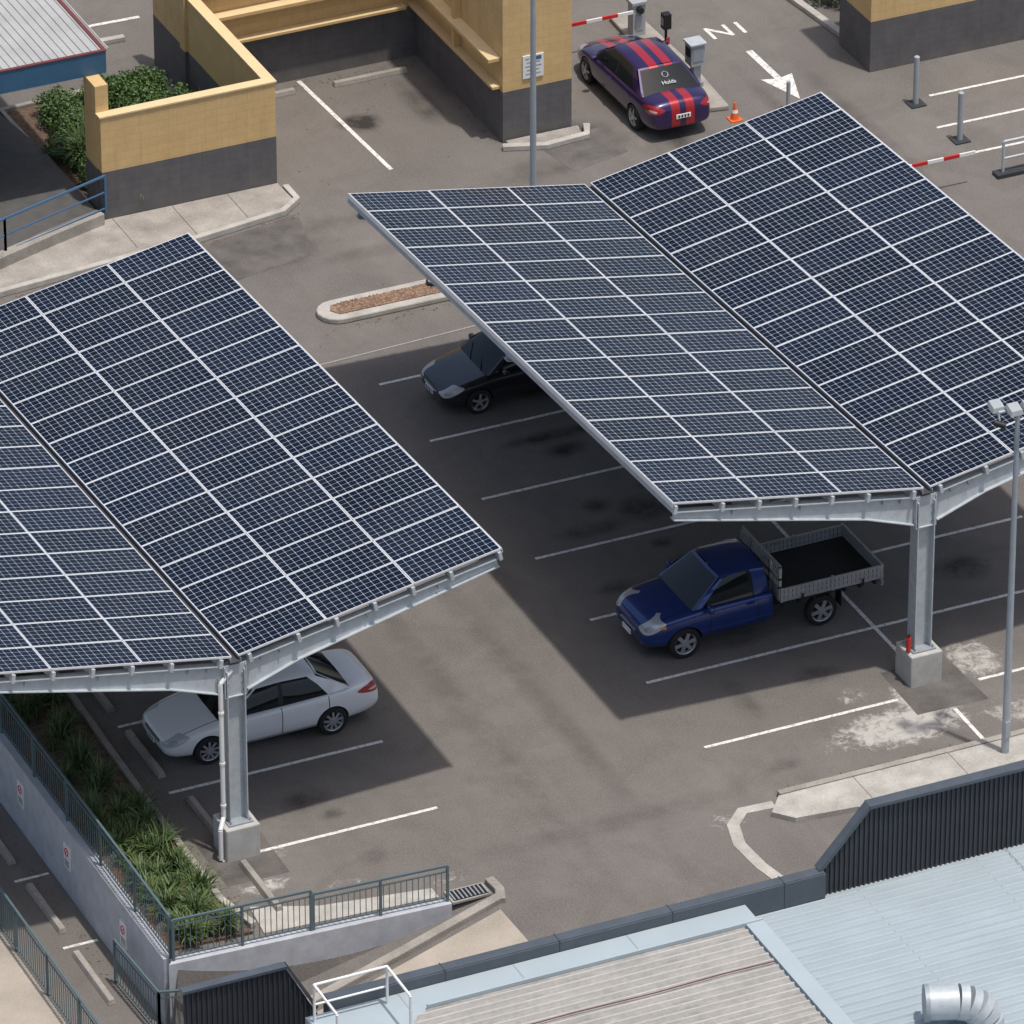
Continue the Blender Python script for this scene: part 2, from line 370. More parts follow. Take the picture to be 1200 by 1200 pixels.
for (xa,ya,xb,yb,n,sp) in [(-11.1,-1.5,-11.0,8,160,.12),(-6.0,24.0,1.5,24.9,140,.12),(1.8,26.3,7.0,31.0,25,.5),(2.0,30.9,7.0,30.9,90,.12),(7.2,26.4,7.2,31,60,.08),(.6,-2.2,8,-2.2,90,.1),(0,19.5,3.3,19.5,45,.1),(-1,5,6,22,60,3.0),(9,26,9,31,40,.1),(-13.6,-1,-13.5,6,60,.1)]:
    for i in range(n):
        t_=random.random();x=xa+(xb-xa)*t_+random.gauss(0,sp);y=ya+(yb-ya)*t_+random.gauss(0,sp);z=.006 if x>-13 else -1.494
        an=random.uniform(0,3.14);l=random.uniform(.015,.04);dx,dy=math.cos(an)*l,math.sin(an)*l
        q.face([(x-dx,y-dy,z),(x+dy*.5,y-dx*.5,z+.008),(x+dx,y+dy,z+.003),(x-dy*.5,y+dx*.5,z+.01)],'litter')
q.done('leaf_litter',fixn=False)
w=2.795
L=MB()
def line(x0,y0,x1,y1,wd=.09,z=.009,k='line'): L.strip([(x0,y0),(x1,y1)],wd,z-.004,z,k)
for k in range(0,7):
    y=k*w
    if k==0: line(0,0,4.5,0)
    else: line(0,y,5.32,y)
    if k==0: line(6.4,0,10.4,0)
    else: line(5.42,y,10.4,y)
L.strip([(5.37,1.25),(5.37,16.9)],.09,.005,.009,'line')
L.strip([(5.42,-.8),(5.4,-2.35)],.09,.005,.009,'line')
for k in range(0,7): line(-10.75,.216+k*w,-5.96,.216+k*w)
line(4.2,31.2,4.4,26.1,.11)
for y,x0,x1 in [(24.15,17.7,24),(22.6,17.1,24),(21.1,17.3,24),(19.6,18.2,24)]: line(x0,y,x1,y-.05,.09)
line(-.9,18.15,5.0,18.45,.05,k='faint')
L.strip([(-4,36.2),(2,36.0)],.12,.005,.009,'line')
L.done('painted_bay_lines')
L=MB()
line(-14.05,3.4,-13.3,3.4,.08,-1.492);line(-14.05,.7,-13.3,.7,.08,-1.492)
L.done('painted_bay_lines')
a=MB();x=14.8
poly=[(x-.09,28.1),(x-.09,26.5),(x-.42,26.6),(x,25.3),(x+.42,26.6),(x+.09,26.5),(x+.09,28.1)]
a.prism(poly,.005,.009,'line');a.done('painted_arrow')
t=bpy.data.curves.new('painted_lettering','FONT');t.body='IN';t.size=.9;t.space_character=1.25;t.extrude=.002;t.offset=.005;t.align_x='CENTER';t.align_y='CENTER'
to=bpy.data.objects.new('painted_lettering',t);col.objects.link(to);to.location=(14.75,29.35,.008);to.rotation_euler=(0,0,math.pi);t.materials.append(M['line'])
# kerbs and paths
k=MB()
k.prism([(.5,-2.45),(12,-2.45),(12,-9.0),(4,-9),(1.8,-3.5),(.45,-3.35),(.1,-2.95)],.0,.12,'conc_lt')
for xx in (2.2,4.4,6.6,8.8): k.box(xx,xx+.015,-8.9,-2.46,.115,.124,'joint')
k.done('concrete_footpath',bevel=.004)
k=MB();k.strip([(.55,-2.35),(12,-2.35)],.16,0,.14,'conc');k.done('kerb',bevel=.02)
k=MB();k.strip([(.35,-2.55),(-.35,-2.5),(-.75,-2.9),(-.95,-3.6),(-.9,-4.5),(-.7,-5.5)],.26,.001,.012,'conc_lt');k.done('concrete_edging')
k=MB();k.prism([(-11.2,-4.35),(-6.35,-3.75),(-6.3,-6),(-6.3,-9.3),(-12,-9.3)],lambda q:gz_ramp(q[0])-.05,lambda q:gz_ramp(q[0])+.02,'pave');k.done('concrete_footpath')
k=MB();k.strip([(-12.9,-4.2),(-10.8,-4.0),(-8.5,-3.75),(-6.25,-3.45)],.22,lambda q:gz_ramp(q.x)-.1,lambda q:gz_ramp(q.x)+.14,'conc')
k.strip([(-6.25,-3.55),(-6.12,-3.2),(-6.15,-2.75)],.2,-.05,.13,'conc');k.done('kerb',bevel=.02)
k=MB();k.box(-7.15,-6.3,-3.2,-2.75,.0,.05,'conc')
for i in range(9): k.box(-7.08+i*.09,-7.05+i*.09,-3.14,-2.81,.055,.065,'galv_dk')
k.box(-7.1,-6.33,-3.16,-2.79,.05,.055,'black');k.done('drain_grate')
k=MB();pts=[]
for i in range(9):
    t_=math.pi/2+math.pi*i/8;pts.append((.45+.5*math.cos(t_),20.15+.48*math.sin(t_)))
pts+=[(3.15,19.67),(3.3,20.1),(3.15,20.63)]
k.prism(pts,0,.14,'conc_lt');k.done('kerb_island',bevel=.03)
k=MB();inn=[(.35,20.35),(.25,20.12),(.4,19.9),(2.95,19.88),(3.0,20.4)]
k.prism(inn,.13,.165,'gravelm')
for i in range(500):
    x=random.uniform(.4,2.95);y=random.uniform(19.9,20.38);r=random.uniform(.012,.03)
    k.hexa([(x-r,y-r,.16),(x+r,y-r,.16),(x+r,y+r,.16),(x-r,y+r,.16)],[(x-r*.5,y-r*.4,.16+r),(x+r*.4,y-r*.5,.165+r),(x+r*.5,y+r*.4,.16+r),(x-r*.4,y+r*.5,.16+r)],'gravelm')
k.done('gravel')
k=MB();k.cyl((2.9,20.3,.14),(2.9,20.3,.24),.17,'black',20);k.cyl((2.9,20.3,.24),(2.9,20.3,.26),.12,'grey',16);k.done('pit_lid')
k=MB();k.prism([(-9,23.6),(-6.2,24.25),(-1.2,24.75),(1.2,25.15),(1.62,25.5),(1.6,26.38),(-2.8,26.38),(-5.6,25.55),(-9,24.5)],0,.13,'conc')
for xx in (-2.6,-1.1,.3): k.box(xx,xx+.018,24.8 if xx<0 else 25.1,26.37,.125,.134,'joint')
k.done('concrete_footpath',bevel=.004)
k=MB();k.strip([(-9,23.55),(-6.2,24.18),(-1.2,24.68),(1.2,25.08),(1.72,25.5),(1.72,26.2)],.16,0,.16,'conc_lt');k.done('kerb',bevel=.02)
k=MB();k.strip([(-2.9,26.3),(-4.2,25.9),(-5.6,25.4),(-9,24.1)],.3,.1,.42,'conc');k.done('retaining_kerb',bevel=.02)
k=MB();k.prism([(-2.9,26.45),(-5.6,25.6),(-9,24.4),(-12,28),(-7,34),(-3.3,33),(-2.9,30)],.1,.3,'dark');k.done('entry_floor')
k=MB();k.strip([(7.2,25.9),(8.2,25.55),(9.3,25.65),(9.5,26.1)],.18,0,.14,'conc_lt');k.prism([(7.4,25.95),(8.2,25.65),(9.2,25.7),(9.3,26.15),(7.4,26.15)],0,.1,'conc');k.done('kerb',bevel=.02)
k=MB();k.strip([(17.25,27.4),(16.95,30.2),(16.9,36)],.2,0,.14,'conc_lt');k.done('kerb',bevel=.02)
k=MB();k.prism([(12.35,25.6),(13.0,25.5),(13.15,27.8),(13.1,31),(12.4,31),(12.25,27.8)],0,.13,'conc');k.done('kerb_island',bevel=.03)
k=MB();k.strip([(-4,35.2),(1.2,35.0)],.18,0,.13,'conc_lt');k.done('kerb',bevel=.02)
k=MB();k.strip([(-11.35,-1.2),(-11.32,3),(-11.2,8),(-11.1,16)],.15,0,.14,'conc');k.strip([(-11.35,-1.2),(-11.1,-2.3)],.15,0,.14,'conc_lt');k.done('kerb',bevel=.02)
k=MB();k.prism([(-13.0,-2.4),(-11.2,-2.5),(-11.42,-1.2),(-11.4,3),(-11.27,8),(-11.2,16),(-13.0,16)],0,.07,'bark');k.done('mulch_bed')
k=MB();k.prism([(-11.0,-2.6),(-7.3,-2.85),(-7.3,-2.5),(-9.6,-2.15),(-10.9,-1.6)],0,.03,'conc_lt');k.done('concrete_footpath')
def stop(x,y0,y1,z=0):
    k=MB();k.hexa([(x-.09,y0,z),(x+.09,y0,z),(x+.09,y1,z),(x-.09,y1,z)],[(x-.06,y0+.03,z+.12),(x+.06,y0+.03,z+.12),(x+.06,y1-.03,z+.12),(x-.06,y1-.03,z+.12)],'conc')
    k.done('wheel_stop',(x,(y0+y1)/2,z),bevel=.012)
stop(-10.45,.75,2.6);stop(-10.4,-2.0,-.05);stop(-10.65,3.6,5.5);stop(-10.65,6.4,8.3)
stop(-13.85,1.2,3.1,-1.5);stop(-13.9,-1.6,.4,-1.5);stop(-13.85,4.0,5.9,-1.5)
def stopx(x0,x1,y):
    k=MB();k.hexa([(x0,y-.09,0),(x1,y-.09,0),(x1,y+.09,0),(x0,y+.09,0)],[(x0+.03,y-.06,.12),(x1-.03,y-.06,.12),(x1-.03,y+.06,.12),(x0+.03,y+.06,.12)],'conc')
    k.done('wheel_stop',((x0+x1)/2,y,0),bevel=.012)
stopx(4.85,6.8,30.6);stopx(3.0,3.9,30.7)
k=MB();k.box(-13.22,-12.98,-2.72,40,-1.6,.1,'greywall');k.done('retaining_wall',bevel=.01)
k=MB()
k.hexa([(-13.2,-2.95,-1.7),(-7.2,-3.28,-1.7),(-7.2,-3.05,-1.7),(-12.97,-2.73,-1.7)],[(-13.2,-2.95,.1),(-7.2,-3.28,.1),(-7.2,-3.05,.1),(-12.97,-2.73,.1)],'greywall');k.done('retaining_wall',bevel=.01)
k=MB();k.prism([(-30,-8),(-14.95,-8),(-14.95,10),(-30,10)],-1.52,-1.49,'pave');k.done('concrete_footpath')
def railing(name,pts,h=1.0,k='rail',sp=.12,post=1.8,bal=True,r=.022):
    q=MB()
    for a,b in zip(pts[:-1],pts[1:]):
        a=Vector(a);b=Vector(b);d=b-a;ln=d.length
        q.beam(a+Vector((0,0,h)),b+Vector((0,0,h)),.045,.045,k);q.beam(a+Vector((0,0,.1)),b+Vector((0,0,.1)),.03,.03,k)
        if bal: q.beam(a+Vector((0,0,h-.14)),b+Vector((0,0,h-.14)),.025,.025,k)
        n=max(1,round(ln/post))
        for i in range(n+1):
            c=a+d*(i/n);q.beam(c,c+Vector((0,0,h)),.05,.05,k)
        if bal:
            n=int(ln/sp)
            for i in range(1,n):
                c=a+d*(i/n);q.beam(c+Vector((0,0,.1)),c+Vector((0,0,h-.14)),.014,.014,k)
        else:
            q.beam(a+Vector((0,0,h*.55)),b+Vector((0,0,h*.55)),.03,.03,k)
    return q.done(name,pts[0])
railing('metal_railing',[(-13.08,12,.1),(-13.08,-2.75,.1)],1.0)
railing('metal_railing',[(-13.05,-2.85,.1),(-10.15,-3.0,.1)],.95)
railing('metal_railing',[(-10.1,-3.0,.1),(-7.25,-3.17,.1)],.85)
railing('metal_railing',[(-14.95,8,-1.5),(-14.95,-6,-1.5)],1.05)
railing('metal_railing',[(-13.55,-.9,-1.5),(-13.45,-3.0,-1.5),(-12.7,-3.3,-1.45)],1.05)
railing('metal_railing',[(-13.9,-5.2,-1.5),(-12.9,-5.1,-1.45)],1.0,bal=False)
railing('blue_handrail',[(-2.75,26.35,.35),(-5.6,25.45,.3),(-9,24.15,.3)],.95,'bluerail',bal=False,post=2.6)
for y,z in [(5.05,-.55),(2.45,-.55),(-.6,-.6)]:
    s=MB();s.box(-13.245,-13.222,y-.17,y+.17,z-.28,z+.28,'white')
    for i in range(10):
        t0=2*math.pi*i/10;t1=2*math.pi*(i+1)/10
        s.beam((-13.25,y+.09*math.cos(t0),z+.12+.09*math.sin(t0)),(-13.25,y+.09*math.cos(t1),z+.12+.09*math.sin(t1)),.012,.02,'redp',up=(1,0,0))
    s.beam((-13.25,y-.06,z+.18),(-13.25,y+.06,z+.06),.012,.016,'redp',up=(1,0,0))
    for i in range(3): s.box(-13.25,-13.246,y-.12,y+.12,z-.10-i*.06,z-.08-i*.06,'black')
    s.done('parking_sign',(-13.23,y,z))
# ------------------------------------------------------------------ vegetation
def straps(name,clumps,ln=.6,n=110,k='strap'):
    q=MB()
    for (cx,cy,cz,s) in clumps:
        for i in range(int(n*s)):
            az=random.uniform(0,2*math.pi);l=ln*s*random.uniform(.6,1.15);lean=random.uniform(.15,1.0)
            bx=cx+random.gauss(0,.07*s);by=cy+random.gauss(0,.07*s);wd=random.uniform(.012,.022)
            d=Vector((math.cos(az),math.sin(az),0));sd=Vector((-d.y,d.x,0));pts=[]
            ang=math.pi/2-lean*.35;pos=Vector((bx,by,cz))
            pts.append(pos.copy())
            for j in range(4):
                pos=pos+(d*math.cos(ang)+Vector((0,0,1))*math.sin(ang))*(l/4);ang-=lean*.62;pts.append(pos.copy())
            i0=len(q.v);ws=[1,1,.9,.6,.12]
            for pt,wk in zip(pts,ws): q.v+=[tuple(pt+sd*wd*wk),tuple(pt-sd*wd*wk)]
            for j in range(4): q.f.append((i0+2*j,i0+2*j+1,i0+2*j+3,i0+2*j+2));q.m.append(q.mi(k))
    return q.done(name,fixn=False)
cl=[]
y=-2.2
while y<8.5:
    for x in (-12.6,-12.1,-11.75):
        if random.random()<(1.0 if y<-.6 else .85 if y<3 else .6): cl.append((x+random.uniform(-.12,.12),y+random.uniform(-.2,.2),.06,random.uniform(.7,1.25)))
    y+=.5
straps('strappy_plants',cl,.62,100)
def shrub(name,vol,n,sz=.045):
    q=MB()
    for (cx,cy,cz,rx,ry,rz) in vol:
        for i in range(5):
            q.cyl((cx+random.uniform(-.05,.05),cy,cz-rz),(cx+random.uniform(-rx,rx)*.7,cy+random.uniform(-ry,ry)*.7,cz+rz*.5),.02,'twig',5,.008)
        for i in range(int(n*rx*ry*4)):
            u=random.uniform(-1,1);t_=random.uniform(0,2*math.pi);r=random.uniform(.55,1.08)*(1+.15*math.sin(5*t_+cx*3));sq=math.sqrt(1-u*u)
            c=Vector((cx+rx*r*sq*math.cos(t_),cy+ry*r*sq*math.sin(t_),cz+rz*r*u))
            if c.z<.05: continue
            a=Vector((random.gauss(0,1),random.gauss(0,1),random.gauss(0,.5))).normalized();b=a.cross(Vector((random.gauss(0,1),random.gauss(0,1),random.gauss(0,1)))).normalized()
            l=sz*random.uniform(.7,1.4);q.face([c-a*l,c+b*l*.45,c+a*l,c-b*l*.45],'leaf')
    return q.done(name,fixn=False)
k=MB();k.prism([(-2.75,27.2),(1.3,26.7),(1.3,31.3),(.2,32.6),(-2.9,32.4)],0,.12,'bark');k.done('mulch_bed')
k=MB();k.strip([(-2.85,27.3),(-2.95,29.5),(-3.0,32.5),(.6,32.7)],.16,0,.2,'conc');k.done('kerb',bevel=.02)
vol=[]
for i in range(16):
    vol.append((random.uniform(-2.4,.9),random.uniform(29.6,31.8),random.uniform(.35,.6),random.uniform(.4,.65),random.uniform(.4,.6),random.uniform(.3,.5)))
for i in range(5): vol.append((-2.3+random.uniform(-.2,.2),28+i*.45,.35,.4,.4,.35))
shrub('garden_shrub',vol,1700)
cl=[(random.uniform(-2.2,1.1),random.uniform(27.1,29.9),.1,random.uniform(.9,1.5)) for i in range(44)]
straps('strappy_plants',cl,.85,80)
shrub('garden_shrub',[(18.0,29.8,.4,.7,.8,.5),(18.6,31,.5,.9,.9,.7)],1200)
# ------------------------------------------------------------------ buildings
B=empty('blockwork_building',(7,30,0))
def part(mb,name,parent,**kw):
    o=mb.done(name,**kw);o.parent=parent;o.matrix_parent_inverse=Matrix.Translation(parent.location).inverted();return o
q=MB()
q.box(7.35,9.15,26.2,40,0,7,'wall');part(q,'corner_pier',B)
q=MB();q.box(1.3,7.345,31.3,31.6,0,7,'wall');part(q,'back_wall',B)
q=MB();q.box(1.62,7.0,31.05,31.297,1.42,1.50,'ochre','ochre_top');q.box(1.62,7.0,30.98,31.297,2.15,2.25,'ochre','ochre_top');q.box(1.62,7.0,31.1,31.297,2.9,3.2,'ochre','ochre_top')
q.box(7.12,7.347,26.3,31.29,1.42,1.50,'ochre','ochre_top');q.box(7.02,7.347,26.3,31.28,2.15,2.25,'ochre','ochre_top')
q.box(7.15,7.347,28.6,28.74,1.5,3.4,'ochre')
part(q,'wall_ledges',B,bevel=.01)
q=MB();q.box(7.86,8.40,26.165,26.195,1.62,2.22,'white')
for i,(a,b) in enumerate([(0.06,.16),(.1,.44),(.06,.48),(.1,.42),(.08,.46)]):
    q.box(7.86+a,7.86+b,26.160,26.164,2.12-i*.1,2.145-i*.1,'galv_dk')
q.box(8.2,8.34,26.16,26.164,2.08,2.18,'bluerail')
part(q,'notice_sign',B)
W=MB()
W.box(-2.8,1.6,26.4,26.62,0,2.78,'wall');W.box(1.38,1.6,26.62,33.5,0,2.78,'wall')
W.box(-2.83,1.63,26.37,26.65,2.78,2.82,'ochre_top');W.box(1.35,1.63,26.65,33.5,2.78,2.82,'ochre_top')
W.done('blockwork_screen_wall',(-.6,26.5,0))
q=MB()
q.box(-2.82,-2.5,26.63,27.35,0,3.5,'wall')
E=empty('entry_building',(-5,29,0));part(q,'pier',E)
q=MB()
q.box(-14,-2.3,27.2,27.26,3.5,4.07,'bluefascia');q.box(-2.36,-2.3,27.26,34,3.5,4.07,'bluefascia')
q.box(-14,-2.28,27.18,27.27,4.07,4.095,'red');q.box(-2.37,-2.28,27.27,34,4.07,4.095,'red')
part(q,'fascia',E)
q=MB();x=-14
while x<-2.4:
    q.box(x,x+.17,27.27,34,4.0,4.06,'roofgrey');q.box(x+.17,x+.2,27.27,34,4.0,4.09,'roofgrey');x+=.2
part(q,'roof_sheet',E)
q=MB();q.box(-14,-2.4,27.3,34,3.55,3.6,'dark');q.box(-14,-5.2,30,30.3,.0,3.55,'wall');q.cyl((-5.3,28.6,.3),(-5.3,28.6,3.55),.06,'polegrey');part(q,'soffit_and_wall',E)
R=MB();R.box(16.95,32,25.85,27.5,0,5,'wall');R.done('blockwork_building',(20,26,0))
NB=empty('metal_roof_building',(0,-12,0))
q=MB();q.box(-12.4,20,-30,-9.6,-1.5,2.55,'greywall');q.box(-13.1,-12.4,-30,-9.7,-1.5,2.5,'greywall');part(q,'walls',NB)
def rib_x(q,x0,x1,y0,y1,z,k,pitch=.2,h=.035,xl=None,kp=None):
    y=y1
    pr=[(0,0),(.62,0),(.72,1),(.9,1),(1,0)]
    while y>y0:
        for n_,((a,ha),(b,hb)) in enumerate(zip(pr[:-1],pr[1:])):
            ya=y-a*pitch;yb=y-b*pitch
            xa=xl(ya) if xl else x0;xb=xl(yb) if xl else x0
            q.face([(xa,ya,z+ha*h),(xb,yb,z+hb*h),(x1,yb,z+hb*h),(x1,ya,z+ha*h)],(kp or k) if n_==0 else k)
        y-=pitch
q=MB();rib_x(q,-3.85,20,-22,-9.5,2.62,'roofblue',.26,.045,kp='roofbluepan');part(q,'roof_sheet_blue',NB,fixn=False)
q=MB()
for xx in (-1.4,1.2,3.8):
    y=-9.5
    while y>-20:
        q.box(xx-.012,xx+.012,y-.26*.81-.012,y-.26*.81+.012,2.665,2.674,'galv_dk');y-=.26
q.box(1.9,1.915,-22,-9.55,2.667,2.673,'galv_dk')
part(q,'roof_fixings',NB)
q=MB();rib_x(q,-10.9,-4.25,-22,-10.45,3.05,'roofbeige',.22,.055,xl=lambda y:-10.9+(y+10.45)*1.55 if y>-11.8 else -13.0,kp='roofpan');part(q,'roof_sheet_weathered',NB,fixn=False)
q=MB();q.box(-13.1,-3.85,-22,-9.68,2.6,3.0,'roofblue');q.box(-4.2,-3.83,-22,-10.44,3.0,3.10,'roofblue')
q.box(-10.9,-3.83,-10.44,-10.38,3.0,3.13,'roofblue')
for xx in (-11.2,-8.8,-6.4): q.box(xx,xx+.03,-10.37,-9.69,3.0,3.008,'roofbluepan')
part(q,'flashing',NB,bevel=.004)
q=MB();q.box(-12.6,-2.1,-9.67,-9.38,2.6,3.22,'charcap');q.box(-12.6,-2.1,-9.64,-9.41,3.2,3.24,'charcap')
for xx in (-10.2,-7.8,-5.4,-3.0): q.box(xx,xx+.02,-9.675,-9.375,2.62,3.245,'char')
part(q,'gutter',NB,bevel=.005)
q=MB();x=-2.1;pit=.105
def zt(x): return 3.2+(x+2.1)*1.2 if x<-1.1 else 4.4
while x<20:
    for (a,da),(b,db) in [((0,0),(.5,0)),((.5,0),(.6,.035)),((.6,.035),(.9,.035)),((.9,.035),(1,0))]:
        xa=x+a*pit;xb=x+b*pit;q.face([(xa,-9.5-da,2.6),(xb,-9.5-db,2.6),(xb,-9.5-db,zt(xb)),(xa,-9.5-da,zt(xa))],'char')
    x+=pit
q.face([(-2.1,-9.44,2.6),(20,-9.44,2.6),(20,-9.44,4.4),(-1.1,-9.44,4.4),(-2.1,-9.44,3.2)],'char')
q.hexa([(-2.15,-9.58,3.2),(-2.15,-9.36,3.2),(-1.1,-9.36,4.4),(-1.1,-9.58,4.4)],[(-2.2,-9.58,3.26),(-2.2,-9.36,3.26),(-1.13,-9.36,4.47),(-1.13,-9.58,4.47)],'charcap')
q.box(-1.13,20,-9.6,-9.34,4.4,4.47,'charcap');part(q,'parapet',NB,fixn=False)
q=MB();x=-15
def zt2(x): return 3.2 if x<-12.9 else 3.2-(x+12.9)*1.9
while x<-12.2:
    for (a,da),(b,db) in [((0,0),(.5,0)),((.5,0),(.6,.035)),((.6,.035),(.9,.035)),((.9,.035),(1,0))]:
        xa=x+a*pit;xb=x+b*pit;q.face([(xa,-8.25-da,-1.5),(xb,-8.25-db,-1.5),(xb,-8.25-db,zt2(xb)),(xa,-8.25-da,zt2(xa))],'char')
    x+=pit
q.box(-15.02,-12.88,-8.31,-8.12,3.2,3.26,'charcap');q.hexa([(-12.88,-8.31,3.2),(-12.3,-8.31,2.1),(-12.3,-8.12,2.1),(-12.88,-8.12,3.2)],[(-12.85,-8.31,3.26),(-12.24,-8.31,2.14),(-12.24,-8.12,2.14),(-12.85,-8.12,3.26)],'charcap')
q.box(-15,-12.3,-8.2,-8.15,-1.5,2.0,'char');part(q,'screen_parapet',NB,fixn=False)
q=MB()
x0,x1,y_=-13.0,-11.5,-9.9
for x in (x0,x1): q.cyl((x,y_,2.9),(x,y_,3.85),.028,'white');q.cyl((x,y_-1.1,2.9),(x,y_-1.1,3.85),.028,'white');q.cyl((x,y_,3.85),(x,y_-1.1,3.85),.028,'white')
q.cyl((x0,y_,3.85),(x1,y_,3.85),.028,'white');q.cyl((x0,y_,3.4),(x1,y_,3.4),.022,'white')
part(q,'roof_access_rail',NB,smooth=40)
q=MB();q.cyl((-2.3,-14.35,3.15),(-1.75,-14.55,3.15),.34,'galv',24)
p0_=Vector((-1.75,-14.55,3.15));prev=p0_.copy();d=Vector((1,-.36,0)).normalized()
for i in range(1,6):
    t_=i/5*math.pi/2;nx_=p0_+d*math.sin(t_)*.55+Vector((0,0,-1))*(1-math.cos(t_))*.55
    q.cyl(prev,nx_,.355 if i%2 else .34,'galv',24);prev=nx_
q.cyl((-2.36,-14.33,3.15),(-2.28,-14.36,3.15),.37,'galv_dk',24)
q.done('exhaust_duct',(-2,-14.3,3),smooth=50)
q=MB();q.strip([(-10.2,-11.83),(-8.5,-11.8),(-6.8,-11.84),(-5.4,-11.8),(-4.25,-11.82)],.018,3.105,3.12,'cable');q.done('roof_cable')
# ------------------------------------------------------------------ canopies
def canopy(name,V,sy,sx,Ln,Wd,h,rows,cols,ypos):
    E=empty(name,V)
    V=Vector(V);th=math.atan2(h,Wd);SL=math.hypot(Wd,h)
    def add(mb,n,**k):
        o=mb.done(n,**k);o.parent=E;o.matrix_parent_inverse=Matrix.Translation(V).inverted();return o
    T=Vector((sx,1,sy))
    for sgn in (-1,1):
        U=Vector((sgn*math.cos(th),0,math.sin(th)));Nn=(U.cross(T) if sgn>0 else T.cross(U)).normalized()
        if Nn.z<0: Nn=-Nn
        P=lambda s,t,n=0: V+U*s+T*t+Nn*n
        q=MB();gap=.014;s0=.075;pl=(SL-s0-gap*(cols-1))/cols;pr=(Ln-gap*(rows-1))/rows
        for c in range(cols):
            for r in range(rows):
                a=s0+c*(pl+gap);b=a+pl;t0=r*(pr+gap);t1=t0+pr
                dz=[random.uniform(-.004,.004) for _ in range(3)]
                fr=.019
                def PP(s,t,n):
                    return P(s,t,n+dz[0]+dz[1]*((s-a)/pl-.5)+dz[2]*((t-t0)/pr-.5))
                def quad(s_0,s_1,t_0,t_1,n0,n1,k):
                    bt=[PP(s_0,t_0,n0),PP(s_1,t_0,n0),PP(s_1,t_1,n0),PP(s_0,t_1,n0)];tp=[PP(s_0,t_0,n1),PP(s_1,t_0,n1),PP(s_1,t_1,n1),PP(s_0,t_1,n1)]
                    q.hexa(bt,tp,k)
                quad(a,b,t0,t0+fr,-.02,.02,'alu');quad(a,b,t1-fr,t1,-.02,.02,'alu')
                quad(a,a+fr,t0+fr,t1-fr,-.02,.02,'alu');quad(b-fr,b,t0+fr,t1-fr,-.02,.02,'alu')
                i0=[PP(a+fr,t0+fr,.016),PP(b-fr,t0+fr,.016),PP(b-fr,t1-fr,.016),PP(a+fr,t1-fr,.016)]
                uv=[(0,0),(1,0),(1,1),(0,1)]
                if sgn<0: i0=i0[::-1];uv=uv[::-1]
                q.face(i0,'solar',uv)
        add(q,'solar_panels_'+('a' if sgn<0 else 'b'),fixn=False)
        q=MB();q.hexa([P(s0+.01,.01,-.034),P(SL-.01,.01,-.034),P(SL-.01,Ln-.01,-.034),P(s0+.01,Ln-.01,-.034)],[P(s0+.01,.01,-.027),P(SL-.01,.01,-.027),P(SL-.01,Ln-.01,-.027),P(s0+.01,Ln-.01,-.027)],'sun_block')  # added sheet below the modules, keeps sun from leaking through their gaps
        add(q,'sun_block_'+('a' if sgn<0 else 'b'))
        q=MB()
        for s in [.3]+[s0+.45+(SL-s0-.75)*i/6 for i in range(1,6)]+[SL-.06]:
            q.beam(P(s,-.06,-.13),P(s,Ln+.05,-.13),.07,.18,'galv',up=Nn)
        q.beam(P(SL+.012,-.02,-.03),P(SL+.012,Ln+.02,-.03),.012,.1,'alu',up=Nn)
        add(q,'purlins_'+('a' if sgn<0 else 'b'))
        q=MB()
        for t in ypos:
            d0=.62;d1=.16
            for (sa,sb,da,db) in [(.12,1.3,d0,.42),(1.3,SL-.1,.42,d1)]:
                top=-.23;hw=.09
                def R_(s,n,y): return V+U*s+T*t+Nn*n+Vector((0,y,0))
                q.hexa([R_(sa,top-da,-.012),R_(sb,top-db,-.012),R_(sb,top-db,.012),R_(sa,top-da,.012)],[R_(sa,top,-.012),R_(sb,top,-.012),R_(sb,top,.012),R_(sa,top,.012)],'galv')
                q.hexa([R_(sa,top-da-.02,-hw),R_(sb,top-db-.02,-hw),R_(sb,top-db-.02,hw),R_(sa,top-da-.02,hw)],[R_(sa,top-da,-hw),R_(sb,top-db,-hw),R_(sb,top-db,hw),R_(sa,top-da,hw)],'galv')
                q.hexa([R_(sa,top,-hw),R_(sb,top,-hw),R_(sb,top,hw),R_(sa,top,hw)],[R_(sa,top+.02,-hw),R_(sb,top+.02,-hw),R_(sb,top+.02,hw),R_(sa,top+.02,hw)],'galv')
                for f in (.35,.7):
                    s=sa+(sb-sa)*f;q.hexa([R_(s,top-.12,-hw),R_(s+.012,top-.12,-hw),R_(s+.012,top-.12,hw),R_(s,top-.12,hw)],[R_(s,top,-hw),R_(s+.012,top,-hw),R_(s+.012,top,hw),R_(s,top,hw)],'galv_dk')
        add(q,'rafters_'+('a' if sgn<0 else 'b'))
    q=MB()
    q.beam(V+Vector((0,0,-.10))-T*.05,V+T*(Ln+.05)+Vector((0,0,-.10)),.24,.02,'gut')
    q.beam(V+Vector((-.11,0,-.06))-T*.05,V+T*(Ln+.05)+Vector((-.11,0,-.06)),.012,.07,'galv_dk');q.beam(V+Vector((.11,0,-.06))-T*.05,V+T*(Ln+.05)+Vector((.11,0,-.06)),.012,.07,'galv_dk')
    add(q,'gutter')
    q=MB();qp=MB()
